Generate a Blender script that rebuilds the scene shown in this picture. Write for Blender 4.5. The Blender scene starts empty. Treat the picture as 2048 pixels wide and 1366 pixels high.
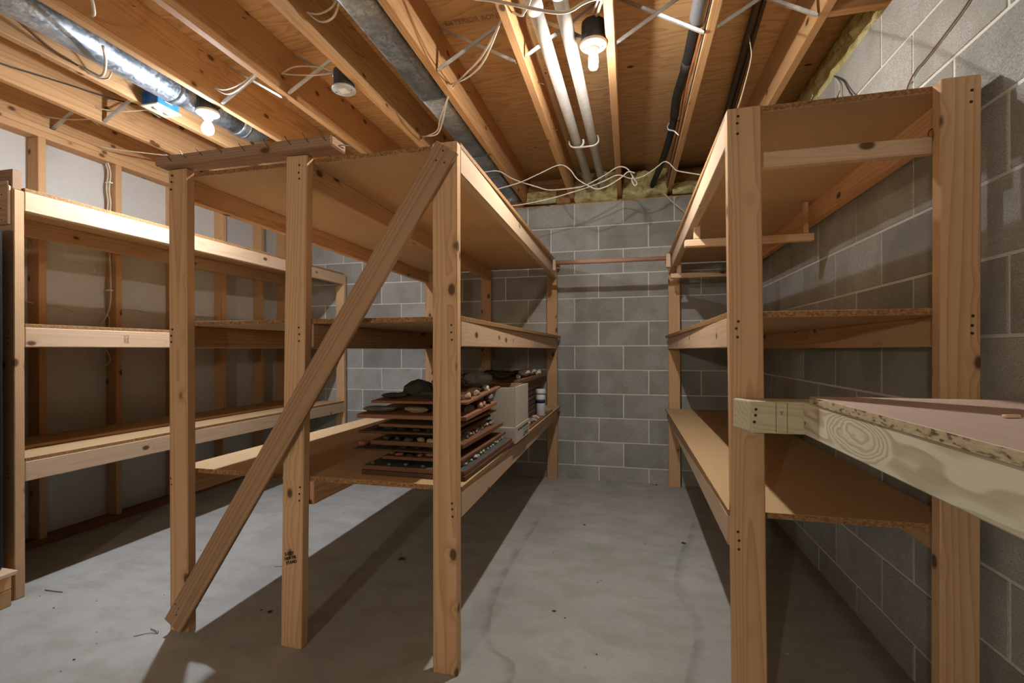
import bpy, bmesh, math, random
from mathutils import Vector, Matrix, noise

random.seed(7)
scene = bpy.context.scene
COL = scene.collection
PI = math.pi

# ------------------------------------------------------------------ camera
CAM_Z, YAW, ROLL, FOCAL_PX, CENTRE_Y = 1.1046, 0.2426, -0.0027, 945.33, 700.15
cam_data = bpy.data.cameras.new('camera')
cam = bpy.data.objects.new('camera', cam_data)
COL.objects.link(cam)
cam_data.sensor_width = 36.0
cam_data.sensor_fit = 'HORIZONTAL'
cam_data.lens = FOCAL_PX / 2048 * 36.0
cam_data.shift_y = (CENTRE_Y - 683) / 2048
cam_data.clip_start = 0.02
fw = Vector((-math.sin(YAW), math.cos(YAW), 0))
r0 = Vector((math.cos(YAW), math.sin(YAW), 0))
u0 = Vector((0, 0, 1))
rt = r0 * math.cos(ROLL) + u0 * math.sin(ROLL)
up = u0 * math.cos(ROLL) - r0 * math.sin(ROLL)
cam.matrix_world = Matrix((
    (rt.x, up.x, -fw.x, 0), (rt.y, up.y, -fw.y, 0), (rt.z, up.z, -fw.z, CAM_Z), (0, 0, 0, 1)))
scene.camera = cam

# ------------------------------------------------------------------ world, exposure
world = bpy.data.worlds.new('basement_dark')
scene.world = world
world.use_nodes = True
world.node_tree.nodes['Background'].inputs[0].default_value = (0, 0, 0, 1)
scene.view_settings.view_transform = 'Standard'
scene.view_settings.look = 'None'
scene.view_settings.gamma = 1.0
scene.view_settings.use_curve_mapping = False
scene.view_settings.exposure = 2.9
scene.cycles.max_bounces = 7
scene.cycles.diffuse_bounces = 5
scene.cycles.glossy_bounces = 2
scene.cycles.adaptive_threshold = 0.05
scene.cycles.sample_clamp_indirect = 6.0
scene.cycles.caustics_reflective = False
scene.cycles.caustics_refractive = False

# lamp strengths (the lamps themselves are built further down)
AISLE_BULB = (800.0, (1.0, 0.945, 0.865))
SIDE_BULB = (720.0, (0.93, 0.955, 1.0))
REAR_BULB = (165.0, (1.0, 0.89, 0.74))


# ------------------------------------------------------------------ node helpers
class NT:
    def __init__(self, name):
        self.m = bpy.data.materials.new(name)
        self.m.use_nodes = True
        self.t = self.m.node_tree
        self.t.nodes.clear()
        self.out = self.n('ShaderNodeOutputMaterial')
        self.b = self.n('ShaderNodeBsdfPrincipled')
        self.t.links.new(self.b.outputs[0], self.out.inputs[0])

    def n(self, typ, **kw):
        nd = self.t.nodes.new(typ)
        for k, v in kw.items():
            setattr(nd, k, v)
        return nd

    def put(self, sock, v):
        if isinstance(v, bpy.types.NodeSocket):
            self.t.links.new(v, sock)
        elif v is not None:
            if isinstance(v, (tuple, list)) and len(v) == 3 and sock.type == 'RGBA':
                v = (*v, 1)
            sock.default_value = v

    def math(self, op, a, b=None, c=None, clamp=False):
        nd = self.n('ShaderNodeMath', operation=op, use_clamp=clamp)
        for i, v in enumerate((a, b, c)):
            if v is not None:
                self.put(nd.inputs[i], v)
        return nd.outputs[0]

    def vec(self, op, a, b=None):
        nd = self.n('ShaderNodeVectorMath', operation=op)
        self.put(nd.inputs[0], a)
        if b is not None:
            self.put(nd.inputs[1], b)
        return nd.outputs[0]

    def obj(self):
        return self.n('ShaderNodeTexCoord').outputs['Object']

    def rand(self):
        return self.n('ShaderNodeObjectInfo').outputs['Random']

    def sep(self, v):
        nd = self.n('ShaderNodeSeparateXYZ')
        self.put(nd.inputs[0], v)
        return nd.outputs

    def comb(self, x, y, z):
        nd = self.n('ShaderNodeCombineXYZ')
        for i, v in enumerate((x, y, z)):
            self.put(nd.inputs[i], v)
        return nd.outputs[0]

    def noise(self, v, scale, detail=2.0, rough=0.5, color=False, dist=0.0):
        nd = self.n('ShaderNodeTexNoise')
        self.put(nd.inputs['Vector'], v)
        nd.inputs['Scale'].default_value = scale
        nd.inputs['Detail'].default_value = detail
        nd.inputs['Roughness'].default_value = rough
        nd.inputs['Distortion'].default_value = dist
        return nd.outputs[1 if color else 0]

    def voro(self, v, scale, feature='F1'):
        nd = self.n('ShaderNodeTexVoronoi', feature=feature)
        self.put(nd.inputs['Vector'], v)
        nd.inputs['Scale'].default_value = scale
        return nd

    def rng(self, v, a, b, c=0.0, d=1.0, smooth=True):
        nd = self.n('ShaderNodeMapRange')
        nd.interpolation_type = 'SMOOTHSTEP' if smooth else 'LINEAR'
        self.put(nd.inputs[0], v)
        for i, x in enumerate((a, b, c, d)):
            self.put(nd.inputs[i + 1], x)
        return nd.outputs[0]

    def mix(self, f, a, b, mode='MIX'):
        nd = self.n('ShaderNodeMix', data_type='RGBA', blend_type=mode)
        self.put(nd.inputs[0], f)
        self.put(nd.inputs[6], a)
        self.put(nd.inputs[7], b)
        return nd.outputs[2]

    def ramp(self, f, stops):
        nd = self.n('ShaderNodeValToRGB')
        el = nd.color_ramp.elements
        while len(el) < len(stops):
            el.new(0.5)
        for e, (p, c) in zip(el, stops):
            e.position = p
            e.color = (*c, 1) if len(c) == 3 else c
        self.put(nd.inputs[0], f)
        return nd.outputs[0]

    def bump(self, h, strength=0.3, dist=0.002):
        nd = self.n('ShaderNodeBump')
        nd.inputs['Strength'].default_value = strength
        nd.inputs['Distance'].default_value = dist
        self.put(nd.inputs['Height'], h)
        self.put(self.b.inputs['Normal'], nd.outputs[0])

    def done(self, color=None, rough=None, metal=None, spec=None):
        self.put(self.b.inputs['Base Color'], color)
        self.put(self.b.inputs['Roughness'], rough)
        self.put(self.b.inputs['Metallic'], metal)
        self.put(self.b.inputs['Specular IOR Level'], spec)
        return self.m


M = {}


def wood(name, light, dark, knot=(0.07, 0.03, 0.012), ring=0.0075, knots=0.5, rough=0.62,
         var=0.3, contrast=0.8, stretch=0.045, wob=0.05, warm=None):
    """sawn softwood: growth rings round an off-centre pith along local Z, fibre streaks, knots"""
    t = NT(name)
    rnd = t.rand()
    rnd2 = t.math('FRACT', t.math('MULTIPLY', rnd, 17.31))
    rnd3 = t.math('FRACT', t.math('MULTIPLY', rnd, 57.77))
    p = t.obj()
    off = t.comb(t.math('MULTIPLY', rnd, 13.7), t.math('MULTIPLY', rnd2, 7.1), t.math('MULTIPLY', rnd3, 29.0))
    v = t.vec('ADD', p, off)
    vo = t.voro(t.vec('MULTIPLY', v, (1, 1, 0.62)), 12.0)
    d = vo.outputs['Distance']
    has = t.math('GREATER_THAN', t.sep(vo.outputs['Color'])[0], knots)
    kmask = t.math('MULTIPLY', t.rng(d, 0.10, 0.20, 1, 0), has)
    halo = t.math('MULTIPLY', t.rng(d, 0.05, 0.5, 1, 0), has)
    vs = t.vec('MULTIPLY', v, (1, 1, stretch))
    nz = t.noise(vs, 6.0, 2.0)
    x, y, z = t.sep(p)
    ox = t.math('MULTIPLY', t.math('SUBTRACT', rnd2, 0.5), 0.16)
    oy = t.math('ADD', 0.03, t.math('MULTIPLY', rnd3, 0.12))
    r = t.math('SQRT', t.math('ADD', t.math('POWER', t.math('ADD', x, ox), 2.0),
                              t.math('POWER', t.math('ADD', y, oy), 2.0)))
    r = t.math('ADD', r, t.math('MULTIPLY', t.math('SUBTRACT', nz, 0.5), wob * 2))
    r = t.math('ADD', r, t.math('MULTIPLY', halo, 0.007))
    saw = t.math('FRACT', t.math('DIVIDE', r, ring))
    f = t.math('MULTIPLY', t.math('POWER', saw, 2.2), t.rng(saw, 0.9, 1.0, 1, 0))
    fib = t.noise(t.vec('MULTIPLY', v, (1, 1, 0.012)), 260.0, 1.0)
    big = t.noise(t.vec('MULTIPLY', v, (1, 1, 0.25)), 9.0, 2.0)
    f2 = t.math('ADD', t.math('MULTIPLY', f, contrast), t.math('MULTIPLY', t.math('SUBTRACT', fib, 0.5), 0.35), clamp=True)
    f3 = t.math('ADD', f2, t.math('MULTIPLY', t.math('SUBTRACT', big, 0.5), 0.5), clamp=True)
    c = t.mix(f3, light, dark)
    c = t.mix(t.math('MULTIPLY', halo, 0.25), c, dark)
    c = t.mix(t.math('MULTIPLY', kmask, 0.9), c, knot)
    if warm:
        c = t.mix(t.math('MULTIPLY', rnd2, 0.55), c, warm, 'MULTIPLY')
    val = t.math('ADD', 1 - var / 2, t.math('MULTIPLY', rnd3, var))
    c = t.mix(1.0, c, t.comb(val, val, val), 'MULTIPLY')
    t.bump(t.math('ADD', t.math('MULTIPLY', f, 0.5), t.math('MULTIPLY', fib, 0.4)), 0.25, 0.001)
    M[name] = t.done(c, rough, 0.0, 0.3)


wood('pine', (0.62, 0.41, 0.235), (0.43, 0.235, 0.105), warm=(1.0, 0.86, 0.72))
wood('pine_pale', (0.655, 0.495, 0.35), (0.52, 0.345, 0.205), warm=(1.0, 0.9, 0.8), contrast=0.6)
wood('joist_wood', (0.55, 0.345, 0.175), (0.37, 0.195, 0.08), warm=(1.0, 0.88, 0.75), ring=0.01, wob=0.09)
wood('stud_wood', (0.56, 0.35, 0.18), (0.39, 0.205, 0.085), warm=(1.0, 0.85, 0.72), contrast=0.55)
wood('brace_wood', (0.46, 0.29, 0.165), (0.29, 0.155, 0.075), contrast=0.9, ring=0.012, wob=0.08, knots=0.8)
wood('beam_wood', (0.36, 0.225, 0.14), (0.21, 0.115, 0.06), contrast=0.8, ring=0.01, knots=0.7)
wood('treated', (0.58, 0.535, 0.37), (0.42, 0.345, 0.20), knot=(0.20, 0.12, 0.05), ring=0.016, wob=0.16,
     stretch=0.16, knots=0.86, contrast=0.75, var=0.1)
wood('tray_wood', (0.24, 0.112, 0.058), (0.11, 0.046, 0.022), contrast=0.6, knots=0.85, var=0.6)
wood('tray_dark', (0.10, 0.055, 0.03), (0.05, 0.026, 0.014), contrast=0.6, knots=0.9, var=0.4)
wood('rod_wood', (0.42, 0.24, 0.17), (0.30, 0.15, 0.10), contrast=0.5, knots=0.95)


def build_treated_face():
    """pressure-treated board with the big swirling knot figure near its far end (local Z along, X up)"""
    t = NT('treated_figure')
    p = t.obj()
    x, y, z = t.sep(p)
    nz = t.math('SUBTRACT', t.noise(t.vec('MULTIPLY', p, (1, 1, 0.3)), 16.0, 3.0), 0.5)
    base = t.math('ADD', t.math('MULTIPLY', x, 42.0), t.math('MULTIPLY', t.noise(t.vec('MULTIPLY', p, (1, 1, 0.2)), 10.0, 2.0), 9.0))
    d1 = t.math('SQRT', t.math('ADD', t.math('POWER', t.math('MULTIPLY', t.math('SUBTRACT', z, Z1), 0.33), 2.0), t.math('POWER', t.math('SUBTRACT', x, 0.006), 2.0)))
    d2 = t.math('SQRT', t.math('ADD', t.math('POWER', t.math('MULTIPLY', t.math('SUBTRACT', z, Z2), 0.28), 2.0), t.math('POWER', t.math('SUBTRACT', x, -0.012), 2.0)))
    w1 = t.rng(d1, 0.026, 0.056, 1, 0)
    w2 = t.rng(d2, 0.008, 0.034, 1, 0)
    f1 = t.math('ADD', t.math('MULTIPLY', d1, 84.0), t.math('MULTIPLY', nz, 7.0))
    f2 = t.math('ADD', t.math('ADD', t.math('MULTIPLY', d2, 14.0), 0.45), t.math('MULTIPLY', nz, 1.2))
    v = t.math('ADD', t.math('MULTIPLY', base, t.math('SUBTRACT', 1.0, w1)), t.math('MULTIPLY', f1, w1))
    fr_ = t.math('FRACT', v)
    f = t.math('MULTIPLY', t.rng(fr_, 0.25, 0.75), t.rng(fr_, 0.85, 1.0, 1, 0))
    fib = t.noise(t.vec('MULTIPLY', p, (1, 1, 0.02)), 240.0, 1.0)
    c = t.mix(t.math('ADD', t.math('MULTIPLY', f, 0.75), t.math('MULTIPLY', t.math('SUBTRACT', fib, 0.5), 0.4), clamp=True), (0.74, 0.71, 0.58), (0.45, 0.365, 0.235))
    g = t.rng(t.noise(t.vec('MULTIPLY', p, (1, 1, 0.4)), 7.0, 2.0), 0.45, 0.75)
    c = t.mix(t.math('MULTIPLY', g, 0.3), c, (0.55, 0.61, 0.49))
    dot = t.math('MULTIPLY', t.rng(d1, 0.0, 0.006, 1, 0), 0.5)
    c = t.mix(dot, c, (0.33, 0.25, 0.13))
    blob = t.rng(t.math('ADD', d2, t.math('MULTIPLY', nz, 0.03)), 0.013, 0.017, 0.55, 0)
    c = t.mix(blob, c, (0.44, 0.38, 0.27))
    t.bump(f, 0.3, 0.001)
    M['treated_figure'] = t.done(c, 0.65, 0.0, 0.3)


# along the rail: its centre lies at y = 0.4678 and local Z points towards the viewer
Z1, Z2 = 0.4678 - 1.10, 0.4678 - 0.845
build_treated_face()


def speckle(name, base, dark, light, rough=0.7, grain=240.0, amount=0.55, patch=0.25):
    t = NT(name)
    p = t.vec('ADD', t.obj(), t.comb(t.math('MULTIPLY', t.rand(), 9.0), 0.0, 0.0))
    a = t.noise(p, grain, 2.0, 0.6)
    b = t.noise(p, 3.0, 3.0)
    c = t.ramp(a, [(0.30, dark), (0.5, base), (0.72, light)])
    c = t.mix(1 - amount, c, base)
    c = t.mix(t.math('MULTIPLY', t.rng(b, 0.35, 0.7), patch), c, dark)
    t.bump(a, 0.15, 0.001)
    M[name] = t.done(c, rough, 0.0, 0.3)


speckle('particle_board', (0.55, 0.375, 0.205), (0.43, 0.275, 0.135), (0.67, 0.50, 0.31))
speckle('particle_edge', (0.33, 0.17, 0.065), (0.16, 0.075, 0.025), (0.52, 0.32, 0.15), grain=160.0, amount=0.95)
speckle('hardboard_pale', (0.60, 0.47, 0.36), (0.50, 0.37, 0.27), (0.70, 0.58, 0.47), amount=0.4)
speckle('drywall', (0.53, 0.525, 0.505), (0.48, 0.475, 0.455), (0.58, 0.575, 0.555), grain=40.0, amount=0.3, patch=0.35)
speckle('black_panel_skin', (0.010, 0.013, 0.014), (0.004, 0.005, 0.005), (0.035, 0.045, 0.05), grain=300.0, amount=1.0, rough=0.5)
speckle('carton', (0.50, 0.475, 0.40), (0.45, 0.42, 0.35), (0.56, 0.53, 0.46), grain=90.0, amount=0.35)
speckle('carton_inside', (0.36, 0.22, 0.10), (0.30, 0.18, 0.08), (0.42, 0.27, 0.13), grain=90.0, amount=0.4)
speckle('slate_top', (0.075, 0.08, 0.08), (0.04, 0.043, 0.045), (0.12, 0.125, 0.125), grain=70.0, amount=0.8)
speckle('stone_grey', (0.19, 0.175, 0.15), (0.10, 0.09, 0.075), (0.30, 0.28, 0.25), grain=60.0, amount=0.9)
speckle('stone_pale', (0.44, 0.41, 0.35), (0.33, 0.30, 0.25), (0.56, 0.53, 0.47), grain=60.0, amount=0.8)
speckle('stone_tan', (0.40, 0.30, 0.19), (0.28, 0.20, 0.12), (0.52, 0.42, 0.30), grain=60.0, amount=0.8)
speckle('stone_red', (0.34, 0.13, 0.085), (0.20, 0.07, 0.05), (0.55, 0.30, 0.24), grain=80.0, amount=0.9)
speckle('stone_dark', (0.055, 0.055, 0.045), (0.025, 0.025, 0.02), (0.10, 0.10, 0.085), grain=60.0, amount=0.9)
speckle('kraft_paper', (0.34, 0.20, 0.085), (0.22, 0.12, 0.045), (0.42, 0.27, 0.13), grain=14.0, amount=0.9, rough=0.55)
speckle('mortar', (0.68, 0.68, 0.65), (0.56, 0.555, 0.52), (0.76, 0.76, 0.73), grain=120.0, amount=0.6)


def plain(name, c, rough=0.5, metal=0.0, spec=0.4):
    t = NT(name)
    a = t.noise(t.obj(), 35.0, 2.0)
    k = t.rng(a, 0.2, 0.8, 0.9, 1.08)
    M[name] = t.done(t.mix(1.0, c, t.comb(k, k, k), 'MULTIPLY'), rough, metal, spec)


plain('pvc', (0.55, 0.545, 0.53), 0.35)
plain('white_plastic', (0.72, 0.71, 0.69), 0.35)
plain('porcelain', (0.70, 0.66, 0.58), 0.3)
plain('black_plastic', (0.035, 0.036, 0.038), 0.45)
plain('black_foam', (0.016, 0.016, 0.017), 0.6)
plain('grey_foam', (0.13, 0.135, 0.145), 0.55)
plain('cable_white', (0.62, 0.58, 0.50), 0.5)
plain('cable_cream', (0.56, 0.49, 0.38), 0.5)
plain('cable_dark', (0.05, 0.045, 0.04), 0.5)
plain('cable_brown', (0.20, 0.11, 0.06), 0.5)
plain('copper', (0.50, 0.21, 0.09), 0.4, 0.3)
plain('blue_plastic', (0.035, 0.17, 0.55), 0.4)
plain('cover_cream', (0.60, 0.58, 0.48), 0.4)
plain('cover_grey', (0.42, 0.45, 0.47), 0.45)
plain('paper_label', (0.70, 0.71, 0.72), 0.6)
plain('nail_steel', (0.16, 0.15, 0.13), 0.45, 0.7)
plain('screw_dark', (0.05, 0.04, 0.032), 0.5, 0.3)
plain('ink_black', (0.03, 0.025, 0.022), 0.7)
plain('ink_green', (0.14, 0.36, 0.20), 0.7)
plain('ink_faint', (0.25, 0.155, 0.09), 0.7)
plain('ink_navy', (0.02, 0.028, 0.10), 0.6)
plain('dark_pipe', (0.075, 0.055, 0.04), 0.4, 0.4)
plain('string_cream', (0.70, 0.58, 0.40), 0.7)
plain('leaf_brown', (0.12, 0.055, 0.03), 0.8)
plain('debris_dark', (0.05, 0.045, 0.04), 0.8)
plain('bottle_white', (0.60, 0.63, 0.70), 0.35)
plain('painted_wall', (0.50, 0.48, 0.44), 0.8)
plain('pencil', (0.07, 0.055, 0.04), 0.8)


def build_galvanised(name, base, blotch):
    t = NT(name)
    p = t.obj()
    vo = t.voro(p, 95.0)
    k = t.sep(vo.outputs['Color'])[0]
    big = t.noise(p, 7.0, 3.0)
    c = t.mix(t.rng(k, 0.0, 1.0), base, blotch)
    c = t.mix(t.rng(big, 0.4, 0.75), c, tuple(0.75 * v for v in base))
    M[name] = t.done(c, t.rng(k, 0, 1, 0.36, 0.52), 0.85, 0.5)


build_galvanised('galvanised', (0.25, 0.295, 0.35), (0.43, 0.48, 0.54))
build_galvanised('galvanised_strap', (0.55, 0.56, 0.56), (0.62, 0.63, 0.63))


def build_block():
    t = NT('concrete_block')
    rnd = t.rand()
    p = t.vec('ADD', t.obj(), t.comb(t.math('MULTIPLY', rnd, 31.0), t.math('MULTIPLY', rnd, 17.0), 0.0))
    fine = t.noise(p, 260.0, 3.0, 0.65)
    mid = t.noise(t.vec('MULTIPLY', p, (1, 1, 0.55)), 26.0, 3.0)
    big = t.noise(p, 5.0, 2.0)
    pores = t.voro(p, 150.0).outputs['Distance']
    c = t.ramp(fine, [(0.28, (0.20, 0.205, 0.195)), (0.5, (0.37, 0.375, 0.36)), (0.74, (0.54, 0.545, 0.525))])
    c = t.mix(t.math('MULTIPLY', t.rng(big, 0.4, 0.65), 0.5), c, (0.25, 0.245, 0.215))
    c = t.mix(t.math('MULTIPLY', t.rng(mid, 0.62, 0.8), 0.35), c, (0.45, 0.45, 0.42))
    c = t.mix(t.math('MULTIPLY', t.rng(pores, 0.05, 0.2, 1, 0), 0.5), c, (0.10, 0.10, 0.09))
    val = t.math('ADD', 0.82, t.math('MULTIPLY', t.math('FRACT', t.math('MULTIPLY', rnd, 43.0)), 0.32))
    c = t.mix(1.0, c, t.comb(val, val, val), 'MULTIPLY')
    t.bump(t.math('ADD', fine, t.math('MULTIPLY', t.rng(pores, 0.05, 0.2), 0.6)), 0.55, 0.002)
    M['concrete_block'] = t.done(c, 0.88, 0.0, 0.2)


build_block()


def build_floor():
    t = NT('concrete_floor')
    p = t.obj()
    x, y, z = t.sep(p)
    a = t.noise(p, 1.1, 5.0, 0.6)
    b = t.noise(t.vec('MULTIPLY', p, (1.0, 1.7, 1)), 5.0, 4.0, 0.6)
    fine = t.noise(p, 120.0, 2.0)
    c = t.ramp(t.math('ADD', t.math('MULTIPLY', a, 0.75), t.math('MULTIPLY', t.noise(p, 22.0, 5.0, 0.7), 0.25)), [(0.3, (0.33, 0.335, 0.325)), (0.55, (0.43, 0.44, 0.43)), (0.75, (0.49, 0.50, 0.49))])
    c = t.mix(t.math('MULTIPLY', t.rng(b, 0.42, 0.68), 0.55), c, (0.32, 0.30, 0.265))
    c = t.mix(t.math('MULTIPLY', t.rng(t.noise(p, 2.4, 4.0), 0.56, 0.68), 0.4), c, (0.55, 0.56, 0.55))
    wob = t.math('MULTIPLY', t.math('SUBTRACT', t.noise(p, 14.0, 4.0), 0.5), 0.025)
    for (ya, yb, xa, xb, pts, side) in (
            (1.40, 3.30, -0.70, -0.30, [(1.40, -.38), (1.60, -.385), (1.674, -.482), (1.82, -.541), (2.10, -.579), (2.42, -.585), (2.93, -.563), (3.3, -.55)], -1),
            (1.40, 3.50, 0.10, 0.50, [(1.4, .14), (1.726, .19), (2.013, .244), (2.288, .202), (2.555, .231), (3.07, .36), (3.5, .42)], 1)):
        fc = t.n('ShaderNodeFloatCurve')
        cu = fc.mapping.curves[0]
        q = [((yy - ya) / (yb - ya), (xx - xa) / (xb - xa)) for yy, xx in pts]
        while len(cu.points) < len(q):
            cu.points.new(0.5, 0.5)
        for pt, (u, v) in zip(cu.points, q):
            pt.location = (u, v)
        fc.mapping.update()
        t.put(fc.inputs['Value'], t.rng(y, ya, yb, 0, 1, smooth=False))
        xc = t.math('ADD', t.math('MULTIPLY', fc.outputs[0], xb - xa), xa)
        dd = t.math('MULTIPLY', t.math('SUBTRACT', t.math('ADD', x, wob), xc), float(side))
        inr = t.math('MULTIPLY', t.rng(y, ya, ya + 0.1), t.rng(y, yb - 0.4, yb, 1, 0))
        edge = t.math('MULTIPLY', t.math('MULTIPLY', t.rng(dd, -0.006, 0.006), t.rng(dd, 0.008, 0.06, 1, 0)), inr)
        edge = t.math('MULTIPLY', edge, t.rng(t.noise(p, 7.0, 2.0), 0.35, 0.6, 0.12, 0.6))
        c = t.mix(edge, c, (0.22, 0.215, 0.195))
    spots = t.voro(p, 9.0)
    sm = t.math('MULTIPLY', t.rng(spots.outputs['Distance'], 0.02, 0.05, 1, 0),
                t.math('GREATER_THAN', t.sep(spots.outputs['Color'])[1], 0.55))
    c = t.mix(t.math('MULTIPLY', sm, 0.55), c, (0.12, 0.11, 0.10))
    # darker and browner towards the right-hand wall
    wall = t.math('MULTIPLY', t.rng(t.math('ADD', x, t.math('MULTIPLY', wob, 2.0)), 0.80, 0.90), 0.6)
    c = t.mix(wall, c, (0.17, 0.125, 0.095))
    green = t.math('MULTIPLY', t.rng(t.noise(t.vec('ADD', p, (3.1, 1.7, 0)), 2.2, 2.0), 0.62, 0.75), 0.35)
    c = t.mix(green, c, (0.27, 0.33, 0.28))
    t.bump(t.math('ADD', t.math('MULTIPLY', fine, 0.4), b), 0.12, 0.002)
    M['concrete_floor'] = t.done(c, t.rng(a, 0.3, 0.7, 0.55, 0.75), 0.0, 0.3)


build_floor()


def build_subfloor():
    t = NT('subfloor_plywood')
    p = t.vec('ADD', t.obj(), t.comb(t.math('MULTIPLY', t.rand(), 5.0), t.math('MULTIPLY', t.rand(), 3.0), 0.0))
    q = t.vec('MULTIPLY', p, (0.55, 3.2, 1))
    n1 = t.noise(q, 1.6, 3.0, 0.5)
    band = t.math('FRACT', t.math('MULTIPLY', n1, 15.0))
    f = t.math('MULTIPLY', t.math('POWER', band, 2.5), t.rng(band, 0.88, 1.0, 1, 0))
    fib = t.noise(t.vec('MULTIPLY', p, (0.03, 1, 1)), 170.0, 2.0)
    c = t.mix(t.math('ADD', t.math('MULTIPLY', f, 0.9), t.math('MULTIPLY', t.math('SUBTRACT', fib, 0.4), 0.5), clamp=True),
              (0.60, 0.395, 0.20), (0.39, 0.215, 0.085))
    vo = t.voro(t.vec('MULTIPLY', p, (0.75, 1.25, 0.2)), 5.5)
    has = t.math('GREATER_THAN', t.sep(vo.outputs['Color'])[0], 0.62)
    km = t.math('MULTIPLY', t.rng(vo.outputs['Distance'], 0.06, 0.10, 1, 0), has)
    c = t.mix(km, c, (0.10, 0.035, 0.012))
    t.bump(f, 0.2, 0.001)
    M['subfloor_plywood'] = t.done(c, 0.65, 0.0, 0.3)


build_subfloor()


def build_bench_ply():
    t = NT('bench_plywood')
    p = t.obj()
    q = t.vec('MULTIPLY', p, (3.0, 0.5, 1))
    n1 = t.noise(q, 2.2, 3.0)
    band = t.math('FRACT', t.math('MULTIPLY', n1, 9.0))
    f = t.math('POWER', band, 2.0)
    c = t.mix(t.math('MULTIPLY', f, 0.4), (0.56, 0.43, 0.36), (0.46, 0.33, 0.26))
    fib = t.noise(t.vec('MULTIPLY', p, (1, 0.03, 1)), 150.0, 2.0)
    c = t.mix(t.math('MULTIPLY', fib, 0.2), c, (0.62, 0.52, 0.46))
    M['bench_plywood'] = t.done(c, 0.6, 0.0, 0.3)
    t = NT('ply_edge')
    p = t.obj()
    a = t.noise(t.vec('MULTIPLY', p, (1, 0.3, 1)), 170.0, 3.0)
    c = t.ramp(a, [(0.35, (0.13, 0.10, 0.065)), (0.47, (0.50, 0.42, 0.27)), (0.7, (0.60, 0.52, 0.36))])
    t.bump(a, 0.6, 0.002)
    M['ply_edge'] = t.done(c, 0.75, 0.0, 0.2)


build_bench_ply()


def build_insulation():
    t = NT('glass_wool')
    p = t.vec('ADD', t.obj(), t.comb(t.math('MULTIPLY', t.rand(), 9.0), 0.0, 0.0))
    a = t.noise(p, 18.0, 4.0, 0.6)
    b = t.noise(p, 180.0, 2.0)
    c = t.ramp(a, [(0.3, (0.30, 0.235, 0.075)), (0.5, (0.55, 0.50, 0.24)), (0.72, (0.64, 0.62, 0.38))])
    c = t.mix(t.math('MULTIPLY', t.rng(t.noise(p, 9.0, 3.0), 0.58, 0.72), 0.5), c, (0.30, 0.32, 0.28))
    t.bump(t.math('ADD', a, t.math('MULTIPLY', b, 0.6)), 0.9, 0.01)
    M['glass_wool'] = t.done(c, 0.95, 0.0, 0.1)


build_insulation()


def emit(name, strength, col, lo, hi, side):
    t = NT(name)
    t.put(t.b.inputs['Base Color'], (0.8, 0.8, 0.8))
    t.put(t.b.inputs['Emission Color'], col)
    # invented falloff: sides dimmed below the dome so nearby joists and pipes don't blow out
    z = t.sep(t.obj())[2]
    t.put(t.b.inputs['Emission Strength'], t.math('MULTIPLY', strength, t.rng(z, lo, hi, 1.0, side)))
    M[name] = t.m


emit('bulb_aisle', *AISLE_BULB, -0.100, -0.088, 0.034)
emit('bulb_side', *SIDE_BULB, -0.112, -0.096, 0.026)
emit('bulb_rear', *REAR_BULB, -1.0, 1.0, 1.0)

# ------------------------------------------------------------------ object helpers
WM = {}
CACHE = {}


def link(o, world_m, parent=None):
    COL.objects.link(o)
    if parent is not None:
        o.parent = parent
        o.matrix_basis = WM[parent].inverted() @ world_m
    else:
        o.matrix_basis = world_m
    WM[o] = world_m
    return o


def T(x, y, z):
    return Matrix.Translation((x, y, z))


def tag(o, label=None, cat=None, group=None, kind=None):
    if label:
        o['label'] = label
    if cat:
        o['category'] = cat
    if group:
        o['group'] = group
    if kind:
        o['kind'] = kind
    return o


def thing(name, loc, label, cat, group=None):
    o = bpy.data.objects.new(name, None)
    o.empty_display_size = 0.05
    link(o, T(*loc))
    return tag(o, label, cat, group)


def from_bm(name, bm, mats, world_m=None, parent=None, smooth=False):
    me = bpy.data.meshes.new(name)
    bm.normal_update()
    bm.to_mesh(me)
    bm.free()
    for m in (mats if isinstance(mats, (list, tuple)) else [mats]):
        me.materials.append(M[m])
    if smooth:
        for p in me.polygons:
            p.use_smooth = True
    return link(bpy.data.objects.new(name, me), world_m or Matrix.Identity(4), parent)


def box_bm(sx, sy, sz, bev=0.0):
    bm = bmesh.new()
    bmesh.ops.create_cube(bm, size=1.0)
    for v in bm.verts:
        v.co.x *= sx
        v.co.y *= sy
        v.co.z *= sz
    if bev > 0:
        bmesh.ops.bevel(bm, geom=list(bm.edges), offset=bev, segments=1, affect='EDGES', profile=0.5)
    return bm


def box(name, lo, hi, mat, parent=None, bev=0.002, rot=None):
    """axis-aligned (or rotated about its centre) box, origin in its centre"""
    s = tuple(round(hi[i] - lo[i], 5) for i in range(3))
    c = [(hi[i] + lo[i]) / 2 for i in range(3)]
    key = ('box', s, bev, mat)
    if key not in CACHE:
        bm = box_bm(*s, bev)
        me = bpy.data.meshes.new(name)
        bm.to_mesh(me)
        bm.free()
        me.materials.append(M[mat])
        CACHE[key] = me
    wm = T(*c)
    if rot is not None:
        wm = wm @ rot
    return link(bpy.data.objects.new(name, CACHE[key]), wm, parent)


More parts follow.
